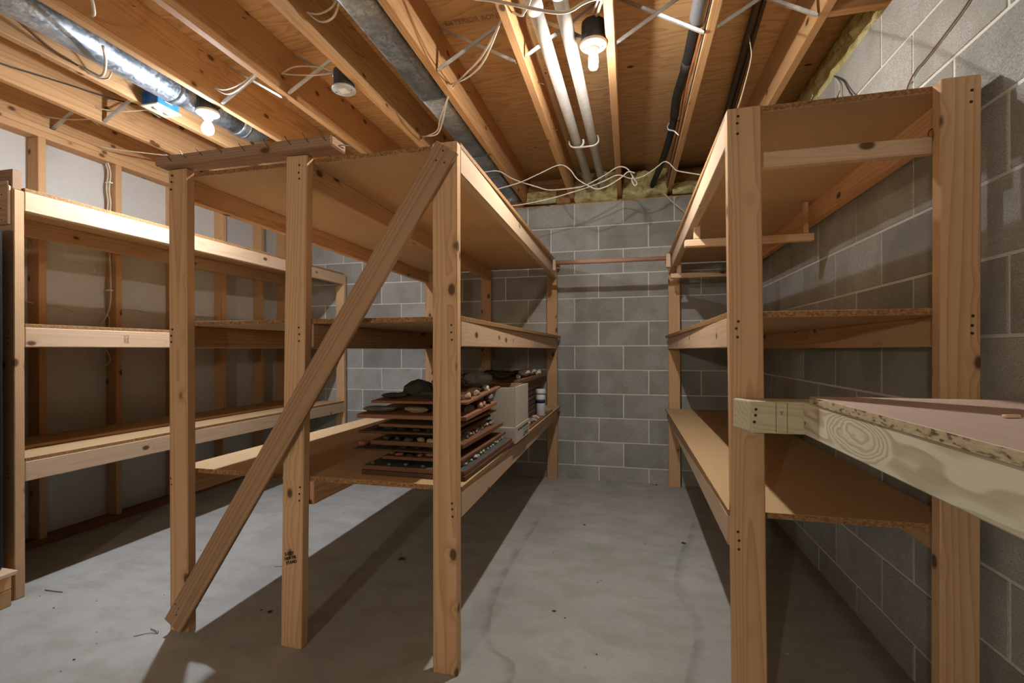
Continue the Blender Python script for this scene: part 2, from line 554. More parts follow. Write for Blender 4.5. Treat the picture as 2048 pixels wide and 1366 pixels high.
def board(name, a, b, w, th, mat, parent=None, wdir=(1, 0, 0), bev=0.003):
    """lumber from a to b (centre line); w across wdir, th across the third axis; grain along local Z"""
    a, b = Vector(a), Vector(b)
    L = (b - a).length
    zax = (b - a).normalized()
    xax = Vector(wdir)
    xax = (xax - zax * xax.dot(zax)).normalized()
    yax = zax.cross(xax)
    key = ('brd', round(w, 4), round(th, 4), round(L, 4), bev, mat)
    if key not in CACHE:
        bm = box_bm(w, th, L, bev)
        me = bpy.data.meshes.new(name)
        bm.to_mesh(me)
        bm.free()
        me.materials.append(M[mat])
        CACHE[key] = me
    c = (a + b) / 2
    wm = Matrix(((xax.x, yax.x, zax.x, c.x), (xax.y, yax.y, zax.y, c.y), (xax.z, yax.z, zax.z, c.z), (0, 0, 0, 1)))
    return link(bpy.data.objects.new(name, CACHE[key]), wm, parent)


def smooth_path(pts, n=6):
    pts = [Vector(p) for p in pts]
    if len(pts) < 3:
        return pts
    ext = [pts[0] * 2 - pts[1]] + pts + [pts[-1] * 2 - pts[-2]]
    out = []
    for i in range(1, len(ext) - 2):
        p0, p1, p2, p3 = ext[i - 1:i + 3]
        for k in range(n):
            t = k / n
            out.append(0.5 * ((2 * p1) + (p2 - p0) * t + (2 * p0 - 5 * p1 + 4 * p2 - p3) * t * t
                              + (3 * p1 - p0 - 3 * p2 + p3) * t ** 3))
    out.append(pts[-1])
    return out


def tube_bm(bm, pts, r, seg=8, cap=True, flat=1.0):
    pts = [Vector(p) for p in pts]
    rr = r if isinstance(r, (list, tuple)) else [r] * len(pts)
    rings = []
    ref = None
    for i, p in enumerate(pts):
        d = (pts[min(i + 1, len(pts) - 1)] - pts[max(i - 1, 0)]).normalized()
        if ref is None:
            ref = Vector((0, 0, 1)) if abs(d.z) < 0.9 else Vector((1, 0, 0))
        n1 = (ref - d * ref.dot(d)).normalized()
        ref = n1
        n2 = d.cross(n1)
        rings.append([bm.verts.new(p + (n1 * math.cos(2 * PI * k / seg) * flat + n2 * math.sin(2 * PI * k / seg)) * rr[i])
                      for k in range(seg)])
    for a, b in zip(rings, rings[1:]):
        for k in range(seg):
            bm.faces.new((a[k], a[(k + 1) % seg], b[(k + 1) % seg], b[k]))
    if cap:
        bm.faces.new(rings[0][::-1])
        bm.faces.new(rings[-1])
    return bm


def tube(name, pts, r, mat, parent=None, seg=8, curve=True, flat=1.0, n=6):
    base = Vector(pts[0])
    q = smooth_path(pts, n) if curve else [Vector(p) for p in pts]
    bm = tube_bm(bmesh.new(), [p - base for p in q], r, seg, flat=flat)
    return from_bm(name, bm, mat, T(*base), parent, smooth=True)


def lathe(name, prof, mat, wm, parent=None, seg=24, smooth=True):
    """profile [(r, z)] spun about local Z"""
    bm = bmesh.new()
    rings = []
    for r, z in prof:
        if r < 1e-5:
            rings.append([bm.verts.new((0, 0, z))])
        else:
            rings.append([bm.verts.new((r * math.cos(2 * PI * k / seg), r * math.sin(2 * PI * k / seg), z)) for k in range(seg)])
    for a, b in zip(rings, rings[1:]):
        for k in range(seg):
            if len(a) == 1 and len(b) > 1:
                bm.faces.new((a[0], b[(k + 1) % seg], b[k]))
            elif len(b) == 1 and len(a) > 1:
                bm.faces.new((a[k], a[(k + 1) % seg], b[0]))
            elif len(a) > 1:
                bm.faces.new((a[k], a[(k + 1) % seg], b[(k + 1) % seg], b[k]))
    bmesh.ops.recalc_face_normals(bm, faces=list(bm.faces))
    return from_bm(name, bm, mat, wm, parent, smooth)


def text_mesh(name, body, size, mat, wm, parent, bold=0.0, sx=1.0):
    cu = bpy.data.curves.new(name, 'FONT')
    cu.body = body
    cu.size = size
    cu.offset = bold
    cu.align_x = 'CENTER'
    cu.align_y = 'CENTER'
    cu.extrude = 0.0002
    cu.resolution_u = 2
    tmp = bpy.data.objects.new('tmp_text', cu)
    COL.objects.link(tmp)
    dg = bpy.context.evaluated_depsgraph_get()
    me = bpy.data.meshes.new_from_object(tmp.evaluated_get(dg))
    bpy.data.objects.remove(tmp)
    bpy.data.curves.remove(cu)
    for v in me.vertices:
        v.co.x *= sx
    me.materials.clear()
    me.materials.append(M[mat])
    return link(bpy.data.objects.new(name, me), wm, parent)


def frame(loc, xax, zax):
    """matrix whose X is xax and Z (facing) is zax"""
    x = Vector(xax).normalized()
    z = Vector(zax)
    z = (z - x * z.dot(x)).normalized()
    y = z.cross(x)
    return Matrix(((x.x, y.x, z.x, loc[0]), (x.y, y.y, z.y, loc[1]), (x.z, y.z, z.z, loc[2]), (0, 0, 0, 1)))


def nail_head(loc, zax, parent, r=0.004, mat='screw_dark', name='nail_head'):
    key = ('nail', r, mat)
    if key not in CACHE:
        bm = bmesh.new()
        bmesh.ops.create_cone(bm, cap_ends=True, segments=10, radius1=r, radius2=r * 0.8, depth=0.0016)
        me = bpy.data.meshes.new(name)
        bm.to_mesh(me)
        bm.free()
        me.materials.append(M[mat])
        CACHE[key] = me
    z = Vector(zax)
    x = Vector((0, 0, 1)) if abs(z.z) < 0.9 else Vector((1, 0, 0))
    return link(bpy.data.objects.new(name, CACHE[key]), frame(loc, x, zax), parent)


def lerp(a, b, t):
    return a + (b - a) * t


# ------------------------------------------------------------------ the setting
YB, XR, XL, YN = 4.0604, 0.9153, -3.242, -3.2   # back wall, right wall, stud faces of the left wall, wall behind the camera
ZT = 2.3523                                     # top of the masonry
ZJ, ZS = 2.392, 2.627                           # underside of joists, underside of subfloor
BX, BZ, JT = 0.4064, 0.2032, 0.0095             # block module and joint
W, TH = 0.089, 0.038                            # a two-by-four

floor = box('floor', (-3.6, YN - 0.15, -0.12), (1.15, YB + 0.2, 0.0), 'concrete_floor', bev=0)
tag(floor, kind='structure')
# keep the floor shader in world metres
for v in floor.data.vertices:
    v.co += Vector(floor.location)
floor.location = (0, 0, 0)
WM[floor] = Matrix.Identity(4)


def block_mesh(L, H):
    key = ('blk', round(L, 4), round(H, 4))
    if key not in CACHE:
        bm = box_bm(L, 0.03, H, 0.0018)
        me = bpy.data.meshes.new('concrete_block')
        bm.to_mesh(me)
        bm.free()
        me.materials.append(M['concrete_block'])
        CACHE[key] = me
    return CACHE[key]


def block_wall(wall, u0, u1, phase, place):
    for k in range(12):
        z1 = ZT - k * BZ
        z0 = max(ZT - (k + 1) * BZ + JT, -0.004)
        if z1 - z0 < 0.01:
            continue
        ph = phase + (BX / 2 if k % 2 else 0.0)
        n = math.floor((u0 - ph) / BX) - 1
        while ph + n * BX < u1:
            a, b = max(ph + n * BX + JT / 2, u0), min(ph + (n + 1) * BX - JT / 2, u1)
            if b - a > 0.02:
                o = bpy.data.objects.new('concrete_block', block_mesh(b - a, z1 - z0))
                link(o, place((a + b) / 2, (z0 + z1) / 2, random.uniform(-0.0012, 0.0012)), wall)
            n += 1


wall_back = tag(box('wall_back', (-3.45, YB + 0.0028, -0.05), (XR + 0.3, YB + 0.20, ZT - 0.001), 'mortar', bev=0), kind='structure')
block_wall(wall_back, -3.33, XR - 0.002, -0.0451, lambda u, z, j: T(u, YB + 0.015 + j, z))
wall_right = tag(box('wall_right', (XR + 0.0028, YN, -0.05), (XR + 0.22, YB + 0.2, ZT - 0.001), 'mortar', bev=0), kind='structure')
ROT90 = Matrix.Rotation(PI / 2, 4, 'Z')
block_wall(wall_right, YN, YB + 0.001, 2.4512 - 10 * BX, lambda u, z, j: T(XR + 0.015 + j, u, z) @ ROT90)

# left wall: drywall of the next room seen between open studs
wall_left = tag(box('wall_left', (XL - W - 0.013, YN, 0.0), (XL - W, YB, ZS), 'drywall', bev=0), kind='structure')
board('top_plate', (XL - W / 2, YN, 2.342), (XL - W / 2, YB, 2.342), W, TH, 'stud_wood', wall_left)
board('top_plate', (XL - W / 2, YN, 2.377), (XL - W / 2, YB, 2.377), W, 0.030, 'stud_wood', wall_left)
board('bottom_plate', (XL - W / 2, YN, 0.019), (XL - W / 2, YB, 0.019), W, TH, 'tray_wood', wall_left)
for ye in (-2.93, -2.52, -2.11, -1.70, -1.29, -0.88, -0.47, -0.06, 0.35, 0.76, 1.17, 1.58, 1.992, 2.405, 2.82, 3.237, 3.655, 3.955):
    y = ye - TH / 2
    board('stud', (XL - W / 2 + random.uniform(-.002, .002), y, 0.038), (XL - W / 2, y + random.uniform(-.006, .006), 2.323), W, TH, 'stud_wood', wall_left)

wall_front = tag(box('wall_front', (-3.5, YN - 0.15, 0.0), (1.15, YN, ZS), 'painted_wall', bev=0), kind='structure')

# ceiling: plywood subfloor on open joists
ceiling = tag(box('ceiling', (-3.5, YN - 0.15, ZS + 0.019), (1.2, YB + 0.25, ZS + 0.06), 'subfloor_plywood', bev=0), kind='structure')
ys = [YN - 0.1]
while ys[-1] < YB + 0.2:
    ys.append(min(ys[-1] + 1.22, YB + 0.22))
for i in range(len(ys) - 1):
    xs = [-3.45, -2.084, 0.3235, 1.18] if i % 2 else [-3.45, -0.8755, 1.18]
    for a, b in zip(xs, xs[1:]):
        box('plywood_sheet', (a + .001, ys[i] + .001, ZS), (b - .001, ys[i + 1] - .001, ZS + 0.018), 'subfloor_plywood', ceiling, bev=0.0008)
JX = [0.732, 0.3235, -0.069, -0.4615, -0.8755, -1.271, -1.677, -2.084, -2.468, -2.892]
for x in JX:
    bow = random.uniform(-0.004, 0.004)
    board('joist', (x, YN, (ZJ + ZS) / 2), (x + bow, YB + 0.13, (ZJ + ZS) / 2), 0.235, TH, 'joist_wood', ceiling, wdir=(0, 0, 1))
board('joist', (-3.29, YN, (ZJ + ZS) / 2), (-3.29, YB + 0.13, (ZJ + ZS) / 2), 0.235, TH, 'joist_wood', ceiling, wdir=(0, 0, 1))
board('rim_joist', (-3.5, YB + 0.15, (ZJ + ZS) / 2), (1.15, YB + 0.15, (ZJ + ZS) / 2), 0.235, TH, 'joist_wood', ceiling, wdir=(0, 0, 1))
board('rim_joist', (1.03, YN, (ZJ + ZS) / 2), (1.03, YB + 0.15, (ZJ + ZS) / 2), 0.235, TH, 'joist_wood', ceiling, wdir=(0, 0, 1))
board('sill_seal', (-3.3, YB + 0.03, ZT + 0.0045), (1.05, YB + 0.03, ZT + 0.0045), 0.05, 0.008, 'joist_wood', ceiling, wdir=(0, 1, 0), bev=0.001)
board('sill_plate', (-3.3, YB + 0.105, ZT + 0.019), (1.05, YB + 0.105, ZT + 0.019), 0.09, TH, 'joist_wood', ceiling, wdir=(0, 1, 0))
board('sill_plate', (XR + 0.095, YN, ZT + 0.019), (XR + 0.075, YB + 0.004, ZT + 0.019), 0.02, TH, 'joist_wood', ceiling, wdir=(1, 0, 0))
board('blocking', (0.752, 2.09, 2.515), (1.01, 2.09, 2.515), 0.21, TH, 'joist_wood', ceiling, wdir=(0, 0, 1))


# crossed steel bridging straps between the joists
def strap_mesh(L):
    key = ('strap', round(L, 3))
    if key not in CACHE:
        bm = bmesh.new()
        h = 0.0115
        prof = [(-h, 0.004), (-h * .35, -0.004), (h * .35, -0.004), (h, 0.004), (h, 0.0055), (h * .3, -0.0022), (-h * .3, -0.0022), (-h, 0.0055)]
        rings = [[bm.verts.new((px * s, py * s2, z)) for px, py in prof] for z, s, s2 in ((-L / 2, .9, .5), (-L / 2 + .02, 1, 1), (L / 2 - .02, 1, 1), (L / 2, .9, .5))]
        for a, b in zip(rings, rings[1:]):
            for k in range(8):
                bm.faces.new((a[k], a[(k + 1) % 8], b[(k + 1) % 8], b[k]))
        bm.faces.new(rings[0][::-1])
        bm.faces.new(rings[-1])
        me = bpy.data.meshes.new('bridging_strap')
        bmesh.ops.recalc_face_normals(bm, faces=list(bm.faces))
        bm.to_mesh(me)
        bm.free()
        me.materials.append(M['galvanised_strap'])
        CACHE[key] = me
    return CACHE[key]


JALL = JX + [-3.29]
for i in range(len(JALL) - 1):
    xr, xl = JALL[i] - 0.0195, JALL[i + 1] + 0.0195
    if i == 4:
        continue
    for k, (a, b) in enumerate((((xl, 2.03, ZJ + 0.008), (xr, 2.055, ZS - 0.03)), ((xr, 2.035, ZJ + 0.008), (xl, 2.09, ZS - 0.03)))):
        if i in (7,) and k == 0:
            continue
        a, b = Vector(a), Vector(b)
        z = (b - a).normalized()
        x = Vector((0, 1, 0))
        y = z.cross(x)
        if y.z < 0:
            x = -x
            y = z.cross(x)
        c = (a + b) / 2
        o = bpy.data.objects.new('bridging_strap', strap_mesh((b - a).length))
        link(o, Matrix(((x.x, y.x, z.x, c.x), (x.y, y.y, z.y, c.y), (x.z, y.z, z.z, c.z), (0, 0, 0, 1))), ceiling)
text_mesh('panel_stamp', 'EXTERIOR BOND', 0.045, 'ink_faint', frame((-0.69, 2.07, ZS - 0.0006), (1, 0.03, 0), (0, 0, -1)), ceiling, 0.0, 0.8)
text_mesh('panel_stamp', 'EXP 1', 0.045, 'ink_faint', frame((-0.31, 2.06, ZS - 0.0006), (1, 0.03, 0), (0, 0, -1)), ceiling, 0.0, 0.8)
# nails driven through and left in the joist sides
for x, y, z in ((-1.252, 1.55, 2.55), (-1.252, 1.93, 2.60), (-1.658, 1.75, 2.585), (-1.658, 2.35, 2.60), (-2.065, 1.58, 2.59),
                (-2.065, 1.9, 2.60), (-0.8565, 2.45, 2.52), (-0.4425, 2.35, 2.46), (-0.4425, 2.85, 2.45), (-1.252, 1.99, 2.52)):
    tube('driven_nail', [(x - .004, y, z), (x + 0.03, y + random.uniform(-.03, .03), z - 0.02)], 0.0017, 'nail_steel', ceiling, seg=6, curve=False)


# ------------------------------------------------------------------ shelving units
def post(parent, bot, top, mat='pine'):
    """two-by-four upright, wide face to the front; bot/top = (left x, front y, z)"""
    return board('post', (bot[0] + W / 2, bot[1] + TH / 2, bot[2]), (top[0] + W / 2, top[1] + TH / 2, top[2]), W, TH, mat, parent, wdir=(1, 0, 0))


def post_nails(p, x, y, zs):
    for i, z in enumerate(zs):
        nail_head((x + random.uniform(-.004, .004), y - 0.0006, z), (0, -1, 0), p, 0.0042)


def rail(parent, x0, y0, x1, y1, ztop, mat='pine', h=W):
    """two-by-four on edge running towards the back wall; x = centre"""
    return board('rail', (x0, y0, ztop - h / 2), (x1, y1, ztop - h / 2), h, TH, mat, parent, wdir=(0, 0, 1))


def shelf_board(parent, x0, x1, y0, y1, ztop, th=0.0175, mat='particle_board'):
    o = box('shelf_board', (x0, y0, ztop - th), (x1, y1, ztop), mat, parent, bev=0.0008)
    me = o.data.copy()
    o.data = me
    if len(me.materials) == 1:
        me.materials.append(M['particle_edge'])
    for p in me.polygons:
        if abs(p.normal.z) < 0.5:
            p.material_index = 1
    return o


# --- island unit between the two aisles
isl = thing('shelving_unit', (-1.17, 2.77, 0), 'open wooden shelving unit with a diagonal brace, standing between the two aisles', 'shelves')
pA = post(isl, (-1.767, 1.490, 0), (-1.780, 1.500, 1.826))
pB = post(isl, (-1.267, 1.506, 0), (-1.236, 1.506, 1.827))
pC = post(isl, (-0.655, 1.506, 0), (-0.652, 1.506, 1.814))
post_nails(pA, -1.760, 1.4945, (1.80, 1.775, 1.745, 1.19, 1.165, 1.14, 0.60, 0.575, 0.55))
post_nails(pB, -1.180, 1.506, (1.79, 1.762, 1.74, 1.19, 1.165, 1.14, 0.60, 0.575, 0.55))
post_nails(pC, -0.585, 1.506, (1.765, 1.742, 1.19, 1.165, 1.14, 0.585, 0.565, 0.54))
post(isl, (-1.809, 4.005, 0), (-1.809, 4.005, 1.81))
post(isl, (-1.275, 4.005, 0), (-1.270, 4.005, 1.81))
post(isl, (-0.684, 4.005, 0), (-0.684, 4.005, 1.80))
for zt in (1.806, 1.206, 0.6135):
    rail(isl, -1.753, 1.540, -1.790, 4.004, zt)
    rail(isl, -1.184 + 0.012, 1.546, -1.20, 4.004, zt)
    rail(isl, -0.5826, 1.545, -0.615, 4.004, zt, 'pine_pale')
shelf_board(isl, -1.79, -0.5638, 1.546, 4.003, 1.8235)
shelf_board(isl, -1.79, -0.5638, 1.546, 4.003, 1.2235)
shelf_board(isl, -1.79, -0.5638, 1.546, 4.003, 0.6315)
board('diagonal_brace', (-1.724, 1.4695, 0.036), (-0.592, 1.496, 1.790), W, 0.019, 'brace_wood', isl, wdir=(0.84, 0, -0.54))
for x, z in ((-0.605, 1.775), (-0.63, 1.745), (-0.60, 1.735), (-1.70, 0.085), (-1.705, 0.125), (-1.69, 0.11)):
    nail_head((x, lerp(1.4695, 1.496, z / 1.8) - 0.0102, z), (0, -1, 0), isl, 0.0035)
text_mesh('grade_stamp', 'S-DRY\nHEM FIR\nSTAND', 0.016, 'ink_black', frame((-1.222, 1.5048, 0.335), (0.96, 0, 0.28), (0, -1, 0)), pB, 0.0006, 0.9)
text_mesh('grade_stamp', 'KD-HT', 0.024, 'ink_black', frame((-1.1515, 1.70, 1.16), (0, 0, -1), (1, 0, 0)), isl, 0.0006)

# --- unit against the stud wall
lft = thing('shelving_unit', (-2.92, 2.77, 0), 'long wooden shelving unit standing against the open stud wall', 'shelves')
pD = post(lft, (-2.7345, 1.504, 0), (-2.7345, 1.504, 1.826))
post_nails(pD, -2.685, 1.504, (1.795, 1.765, 1.19, 1.165, 1.14, 0.585, 0.56, 0.54))
post(lft, (-2.7345, 4.005, 0), (-2.7345, 4.005, 1.827))
post(lft, (-3.239, 1.504, 0), (-3.239, 1.504, 1.826))
post(lft, (-3.239, 4.005, 0), (-3.239, 4.005, 1.826))
rails_l = []
for zt in (1.827, 1.213, 0.606):
    rails_l.append(rail(lft, -2.6645, 1.543, -2.6645, 4.004, zt, 'pine_pale'))
    rail(lft, -3.221, 1.543, -3.221, 4.004, zt)
    shelf_board(lft, -3.238, -2.6475, 1.545, 4.003, zt + 0.0165, th=0.016)
text_mesh('grade_stamp', 'STAND\nS-DRY', 0.015, 'ink_faint', frame((-2.6451, 1.985, 1.168), (0, 0, -1), (1, 0, 0)), rails_l[1], 0.0004)

# --- unit against the right-hand block wall
rgt = thing('shelving_unit', (0.58, 2.75, 0), 'tall wooden shelving unit standing against the right-hand block wall', 'shelves')
pR1 = post(rgt, (0.292, 1.4755, 0), (0.277, 1.4755, 1.80))
pR2 = post(rgt, (0.790, 1.4755, 0), (0.797, 1.4755, 1.815))
post_nails(pR1, 0.303, 1.4755, (1.775, 1.755, 1.725, 1.185, 1.165, 1.14, 0.58, 0.555, 0.53))
post_nails(pR2, 0.862, 1.4755, (1.775, 1.745, 1.19, 1.165, 1.145))
post(rgt, (0.310, 4.0, 0), (0.310, 4.0, 1.80))
post(rgt, (0.800, 4.0, 0), (0.800, 4.0, 1.80))
for zt, zb in ((1.800, 1.816), (1.199, 1.2155), (0.613, 0.6295)):
    rail(rgt, 0.3015, 1.515, 0.3285, 3.999, zt, 'pine_pale')
    rail(rgt, 0.8645, 1.515, 0.8645, 3.999, zt)
    shelf_board(rgt, 0.284, 0.884, 1.516, 3.998, zb)
# hanging strips under the top shelf, on short drop blocks
board('hanger_strip', (0.322, 1.556, 1.668), (0.845, 1.556, 1.668), 0.046, 0.03, 'pine_pale', rgt, wdir=(0, 0, 1))
for y, xa, xb, z in ((2.50, 0.271, 0.842, 1.632), (3.62, 0.296, 0.85, 1.640)):
    board('hanger_strip', (xa, y, z), (xb, y, z), 0.034, 0.038, 'pine_pale', rgt, wdir=(0, 0, 1))
    board('drop_block', (xa + 0.058, y, z + 0.018), (xa + 0.058, y, 1.797), 0.030, 0.034, 'pine_pale', rgt)
    board('drop_block', (xb - 0.032, y, z + 0.018), (xb - 0.032, y, 1.797), 0.022, 0.034, 'pine', rgt)
for x in (0.50, 0.565):
    tube('bent_nail', [(x, 1.516, 1.809), (x + .004, 1.506, 1.812), (x + .008, 1.502, 1.826)], 0.0016, 'nail_steel', rgt, seg=6)
for y in (1.60, 1.66):
    tube('bent_nail', [(0.846, y, 1.735), (0.835, y, 1.728), (0.833, y, 1.71)], 0.0016, 'nail_steel', rgt, seg=6)

# --- loose two-by-four lying on top of the island unit
tag(board('loose_board', (-3.03, 1.62, 0.632), (-3.02, 3.95, 0.632), 0.30, 0.018, 'stud_wood', None), 'loose brown board lying at the back of the lowest left shelf', 'board')
plank = thing('loose_plank', (-1.41, 1.505, 1.828), 'weathered loose plank with bent nails lying on top of the island shelving', 'plank')
board('plank_body', (-1.803, 1.505, 1.8475), (-1.013, 1.505, 1.8475), W, TH, 'beam_wood', plank, wdir=(0, 1, 0), bev=0.006)
for x, z in ((-1.729, 1.85), (-1.66, 1.856), (-1.584, 1.858), (-1.491, 1.858), (-1.39, 1.856), (-1.281, 1.852), (-1.191, 1.856), (-1.118, 1.858), (-1.047, 1.856)):
    h = random.uniform(0.012, 0.024)
    tube('bent_nail', [(x + .012, 1.462, z - .012), (x + .006, 1.453, z - .002), (x - .006, 1.451, z + h)], 0.0017, 'nail_steel', plank, seg=6)
tube('bent_nail', [(-1.016, 1.50, 1.842), (-1.002, 1.515, 1.848), (-0.992, 1.545, 1.856)], 0.0017, 'nail_steel', plank, seg=6)

# --- rod across the aisle
rod = thing('hanging_rod', (-0.14, 3.6, 1.77), 'reddish wooden hanging rod spanning the aisle between two shelving units', 'rod')
tube('pole', [(-0.541, 3.60, 1.772), (0.262, 3.60, 1.768)], 0.0165, 'rod_wood', rod, seg=16, curve=False)
board('rod_block', (-0.553, 3.60, 1.712), (-0.553, 3.60, 1.797), 0.045, 0.021, 'pine_pale', rod, wdir=(0, 1, 0))
board('rod_block', (0.2775, 3.60, 1.700), (0.2775, 3.60, 1.796), 0.050, 0.030, 'pine_pale', rod, wdir=(0, 1, 0))

# --- work bench on the right, let into the front of the right-hand unit
bench = thing('workbench', (0.66, 0.5, 0), 'low workbench of greenish treated lumber with a pale plywood top', 'workbench')
bm = bmesh.new()
prof = [(0.289, 1.4745), (0.318, 1.3865), (0.912, 1.3865), (0.912, 1.4745)]
lo = [bm.verts.new((0, 0, 0)) for _ in prof]
hi = [bm.verts.new((0, 0, 0)) for _ in prof]
for i, (x, y) in enumerate(prof):      # local Z runs along world X so the grain follows the beam
    lo[i].co = (-(0.9230 - 0.9230), 0, 0)
for i, (x, y) in enumerate(prof):
    lo[i].co = (0.880 - 0.923, y - 1.4305, x - 0.60)
    hi[i].co = (0.966 - 0.923, y - 1.4305, x - 0.60)
bm.faces.new(lo)
bm.faces.new(hi[::-1])
for i in range(4):
    j = (i + 1) % 4
    bm.faces.new((lo[i], hi[i], hi[j], lo[j]))
bmesh.ops.recalc_face_normals(bm, faces=list(bm.faces))
bmesh.ops.bevel(bm, geom=list(bm.edges), offset=0.005, segments=2, affect='EDGES', profile=0.6)
led = from_bm('ledger', bm, 'treated', Matrix(((0, 0, 1, 0.60), (0, 1, 0, 1.4305), (1, 0, 0, 0.923), (0, 0, 0, 1))), bench)
for z in (0.944, 0.928, 0.910):
    nail_head((0.329 + random.uniform(-.003, .003), 1.3859, z), (0, -1, 0), led, 0.0042)
for x in (0.378, 0.405):
    box('pencil_line', (x, 1.3858, 0.884), (x + 0.0011, 1.3868, 0.962), 'pencil', led, bev=0)
text_mesh('pencil_mark', 'Y', 0.015, 'pencil', frame((0.392, 1.3859, 0.935), (1, 0, 0), (0, -1, 0)), led)
fr = board('front_rail', (0.462, 1.3855, 0.9235), (0.462, -0.45, 0.9235), 0.084, TH, 'treated_figure', bench, wdir=(0, 0, 1))
text_mesh('pencil_mark', 'V', 0.015, 'pencil', frame((0.4424, 1.372, 0.912), (0, -1, 0.2), (-1, 0, 0)), fr)
bt = box('bench_top', (0.4405, -0.47, 0.967), (0.914, 1.336, 0.986), 'bench_plywood', bench, bev=0.001)
bt.data = bt.data.copy()
bt.data.materials.append(M['ply_edge'])
for p in bt.data.polygons:
    if abs(p.normal.z) < 0.5:
        p.material_index = 1
board('leg', (0.486 + 0.0445, -0.38, 0.0), (0.486 + 0.0445, -0.38, 0.966), W, W, 'treated', bench)
board('back_rail', (0.894, 1.3855, 0.9235), (0.894, -0.45, 0.9235), 0.084, TH, 'treated', bench, wdir=(0, 0, 1))
box('wood_chip', (0.62, 0.985, 0.9865), (0.648, 0.993, 0.992), 'pine_pale', bench, bev=0.001, rot=Matrix.Rotation(0.3, 4, 'Z'))

# --- things at the left edge of the view
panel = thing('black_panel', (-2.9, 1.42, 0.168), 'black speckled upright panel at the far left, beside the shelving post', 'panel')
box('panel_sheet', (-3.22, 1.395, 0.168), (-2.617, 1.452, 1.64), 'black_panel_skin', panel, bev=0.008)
hdr = thing('header_beam', (-2.9, 1.49, 1.83), 'short header beam with a nailed plywood plate, resting on the left shelving post', 'beam')
board('beam_piece', (-3.20, 1.523, 1.8725), (-2.6575, 1.523, 1.8725), W, TH, 'beam_wood', hdr, wdir=(0, 0, 1))
gp = board('plywood_plate', (-3.05, 1.4975, 1.765), (-2.668, 1.4975, 1.765), 0.195, 0.011, 'brace_wood', hdr, wdir=(0, 0, 1))
for x, z in ((-2.70, 1.80), (-2.705, 1.74), (-2.70, 1.69), (-2.76, 1.79)):
    nail_head((x, 1.4915, z), (0, -1, 0), gp, 0.0035)
board('edge_strip', (-2.663, 1.4975, 1.668), (-2.663, 1.4975, 1.84), 0.007, 0.011, 'pine_pale', hdr)
scrap = tag(board('scrap_board', (-3.1, 1.425, 0.157), (-2.553, 1.425, 0.157), 0.075, 0.018, 'pine_pale', None, wdir=(0, 1, 0)),
            'pale scrap board lying on stacked offcuts under the black panel', 'scrap wood')
for k in range(2):
    tag(board('lumber_offcut', (-3.05, 1.425, 0.037 + k * 0.074), (-2.605, 1.425, 0.037 + k * 0.074), 0.09, 0.073, 'stud_wood', None, wdir=(0, 1, 0)),
        ('lower' if k == 0 else 'upper') + ' thick lumber offcut stacked on the floor at the left edge', 'scrap wood')


# ------------------------------------------------------------------ lamps
def lamp(loc, label, bulbmat, globe, boxside):
    """bare-bulb lampholder on a black ceiling box; loc = centre of the porcelain base's underside"""
    t = thing('ceiling_lamp', loc, label, 'lamp')
    x, y, z = loc
    lathe('ceiling_box', [(0, 0.092), (0.046, 0.092), (0.05, 0.088), (0.05, 0.012), (0.057, 0.012), (0.057, 0.004), (0, 0.004)], 'black_plastic', T(x, y, z), t, 12, smooth=False)
    box('box_ear', (x + boxside * 0.05 - 0.012, y - 0.02, z + 0.02), (x + boxside * 0.05 + 0.012, y + 0.02, z + 0.088), 'black_plastic', t)
    hold = lathe('lampholder', [(0, 0.004), (0.056, 0.004), (0.058, -0.002), (0.052, -0.010), (0.030, -0.014), (0.024, -0.022), (0.0235, -0.034), (0.020, -0.036), (0, -0.036)],
                 'porcelain', T(x, y, z), t, 28)
    for s in (-1, 1):
        nail_head((x + s * 0.038, y, z - 0.0135), (0, 0, -1), hold, 0.0045, 'nail_steel', 'screw')
    if globe:
        prof = [(0, -0.036), (0.0125, -0.036), (0.0135, -0.046), (0.017, -0.054), (0.024, -0.066), (0.0285, -0.078), (0.0295, -0.088), (0.027, -0.100), (0.020, -0.110), (0.010, -0.1155), (0, -0.117)]
    else:
        prof = [(0, -0.046), (0.017, -0.046), (0.0195, -0.052), (0.0205, -0.075), (0.0195, -0.092), (0.015, -0.101), (0.007, -0.1045), (0, -0.105)]
        lathe('bulb_collar', [(0, -0.034), (0.0185, -0.034), (0.0185, -0.046), (0, -0.046)], 'porcelain', T(x, y, z), t, 20)
    lathe('light_bulb', prof, bulbmat, T(x, y, z), t, 20)
    return t


lamp((-0.142, 2.012, 2.388), 'lit tubular bulb in a black ceiling box above the aisle beside white pipes', 'bulb_aisle', False, 1)
lamp((-2.161, 2.043, 2.366), 'lit round bulb in a white lampholder beside the round duct on the left', 'bulb_side', True, 1)
wl = thing('added_rear_lamp', (-0.85, -1.95, 0.0), 'added bare bulb on an invented stand behind the viewer, out of the picture', 'lamp')  # unseen, added for the light from behind the camera; its stand is invented
lathe('lamp_base', [(0, 0), (0.15, 0), (0.15, 0.015), (0.03, 0.03), (0, 0.03)], 'black_plastic', T(-0.85, -1.95, 0.0), wl, 24)
lathe('lamp_pole', [(0, 0.02), (0.012, 0.02), (0.012, 1.40), (0, 1.40)], 'nail_steel', T(-0.85, -1.95, 0.0), wl, 12)
lathe('lampholder', [(0, 1.39), (0.022, 1.39), (0.022, 1.43), (0, 1.43)], 'porcelain', T(-0.85, -1.95, 0.0), wl, 16)
lathe('light_bulb', [(0, 0), (0.013, 0.002), (0.016, 0.02), (0.031, 0.045), (0.036, 0.062), (0.031, 0.08), (0.018, 0.092), (0, 0.097)], 'bulb_rear', T(-0.85, -1.95, 1.43), wl, 20)

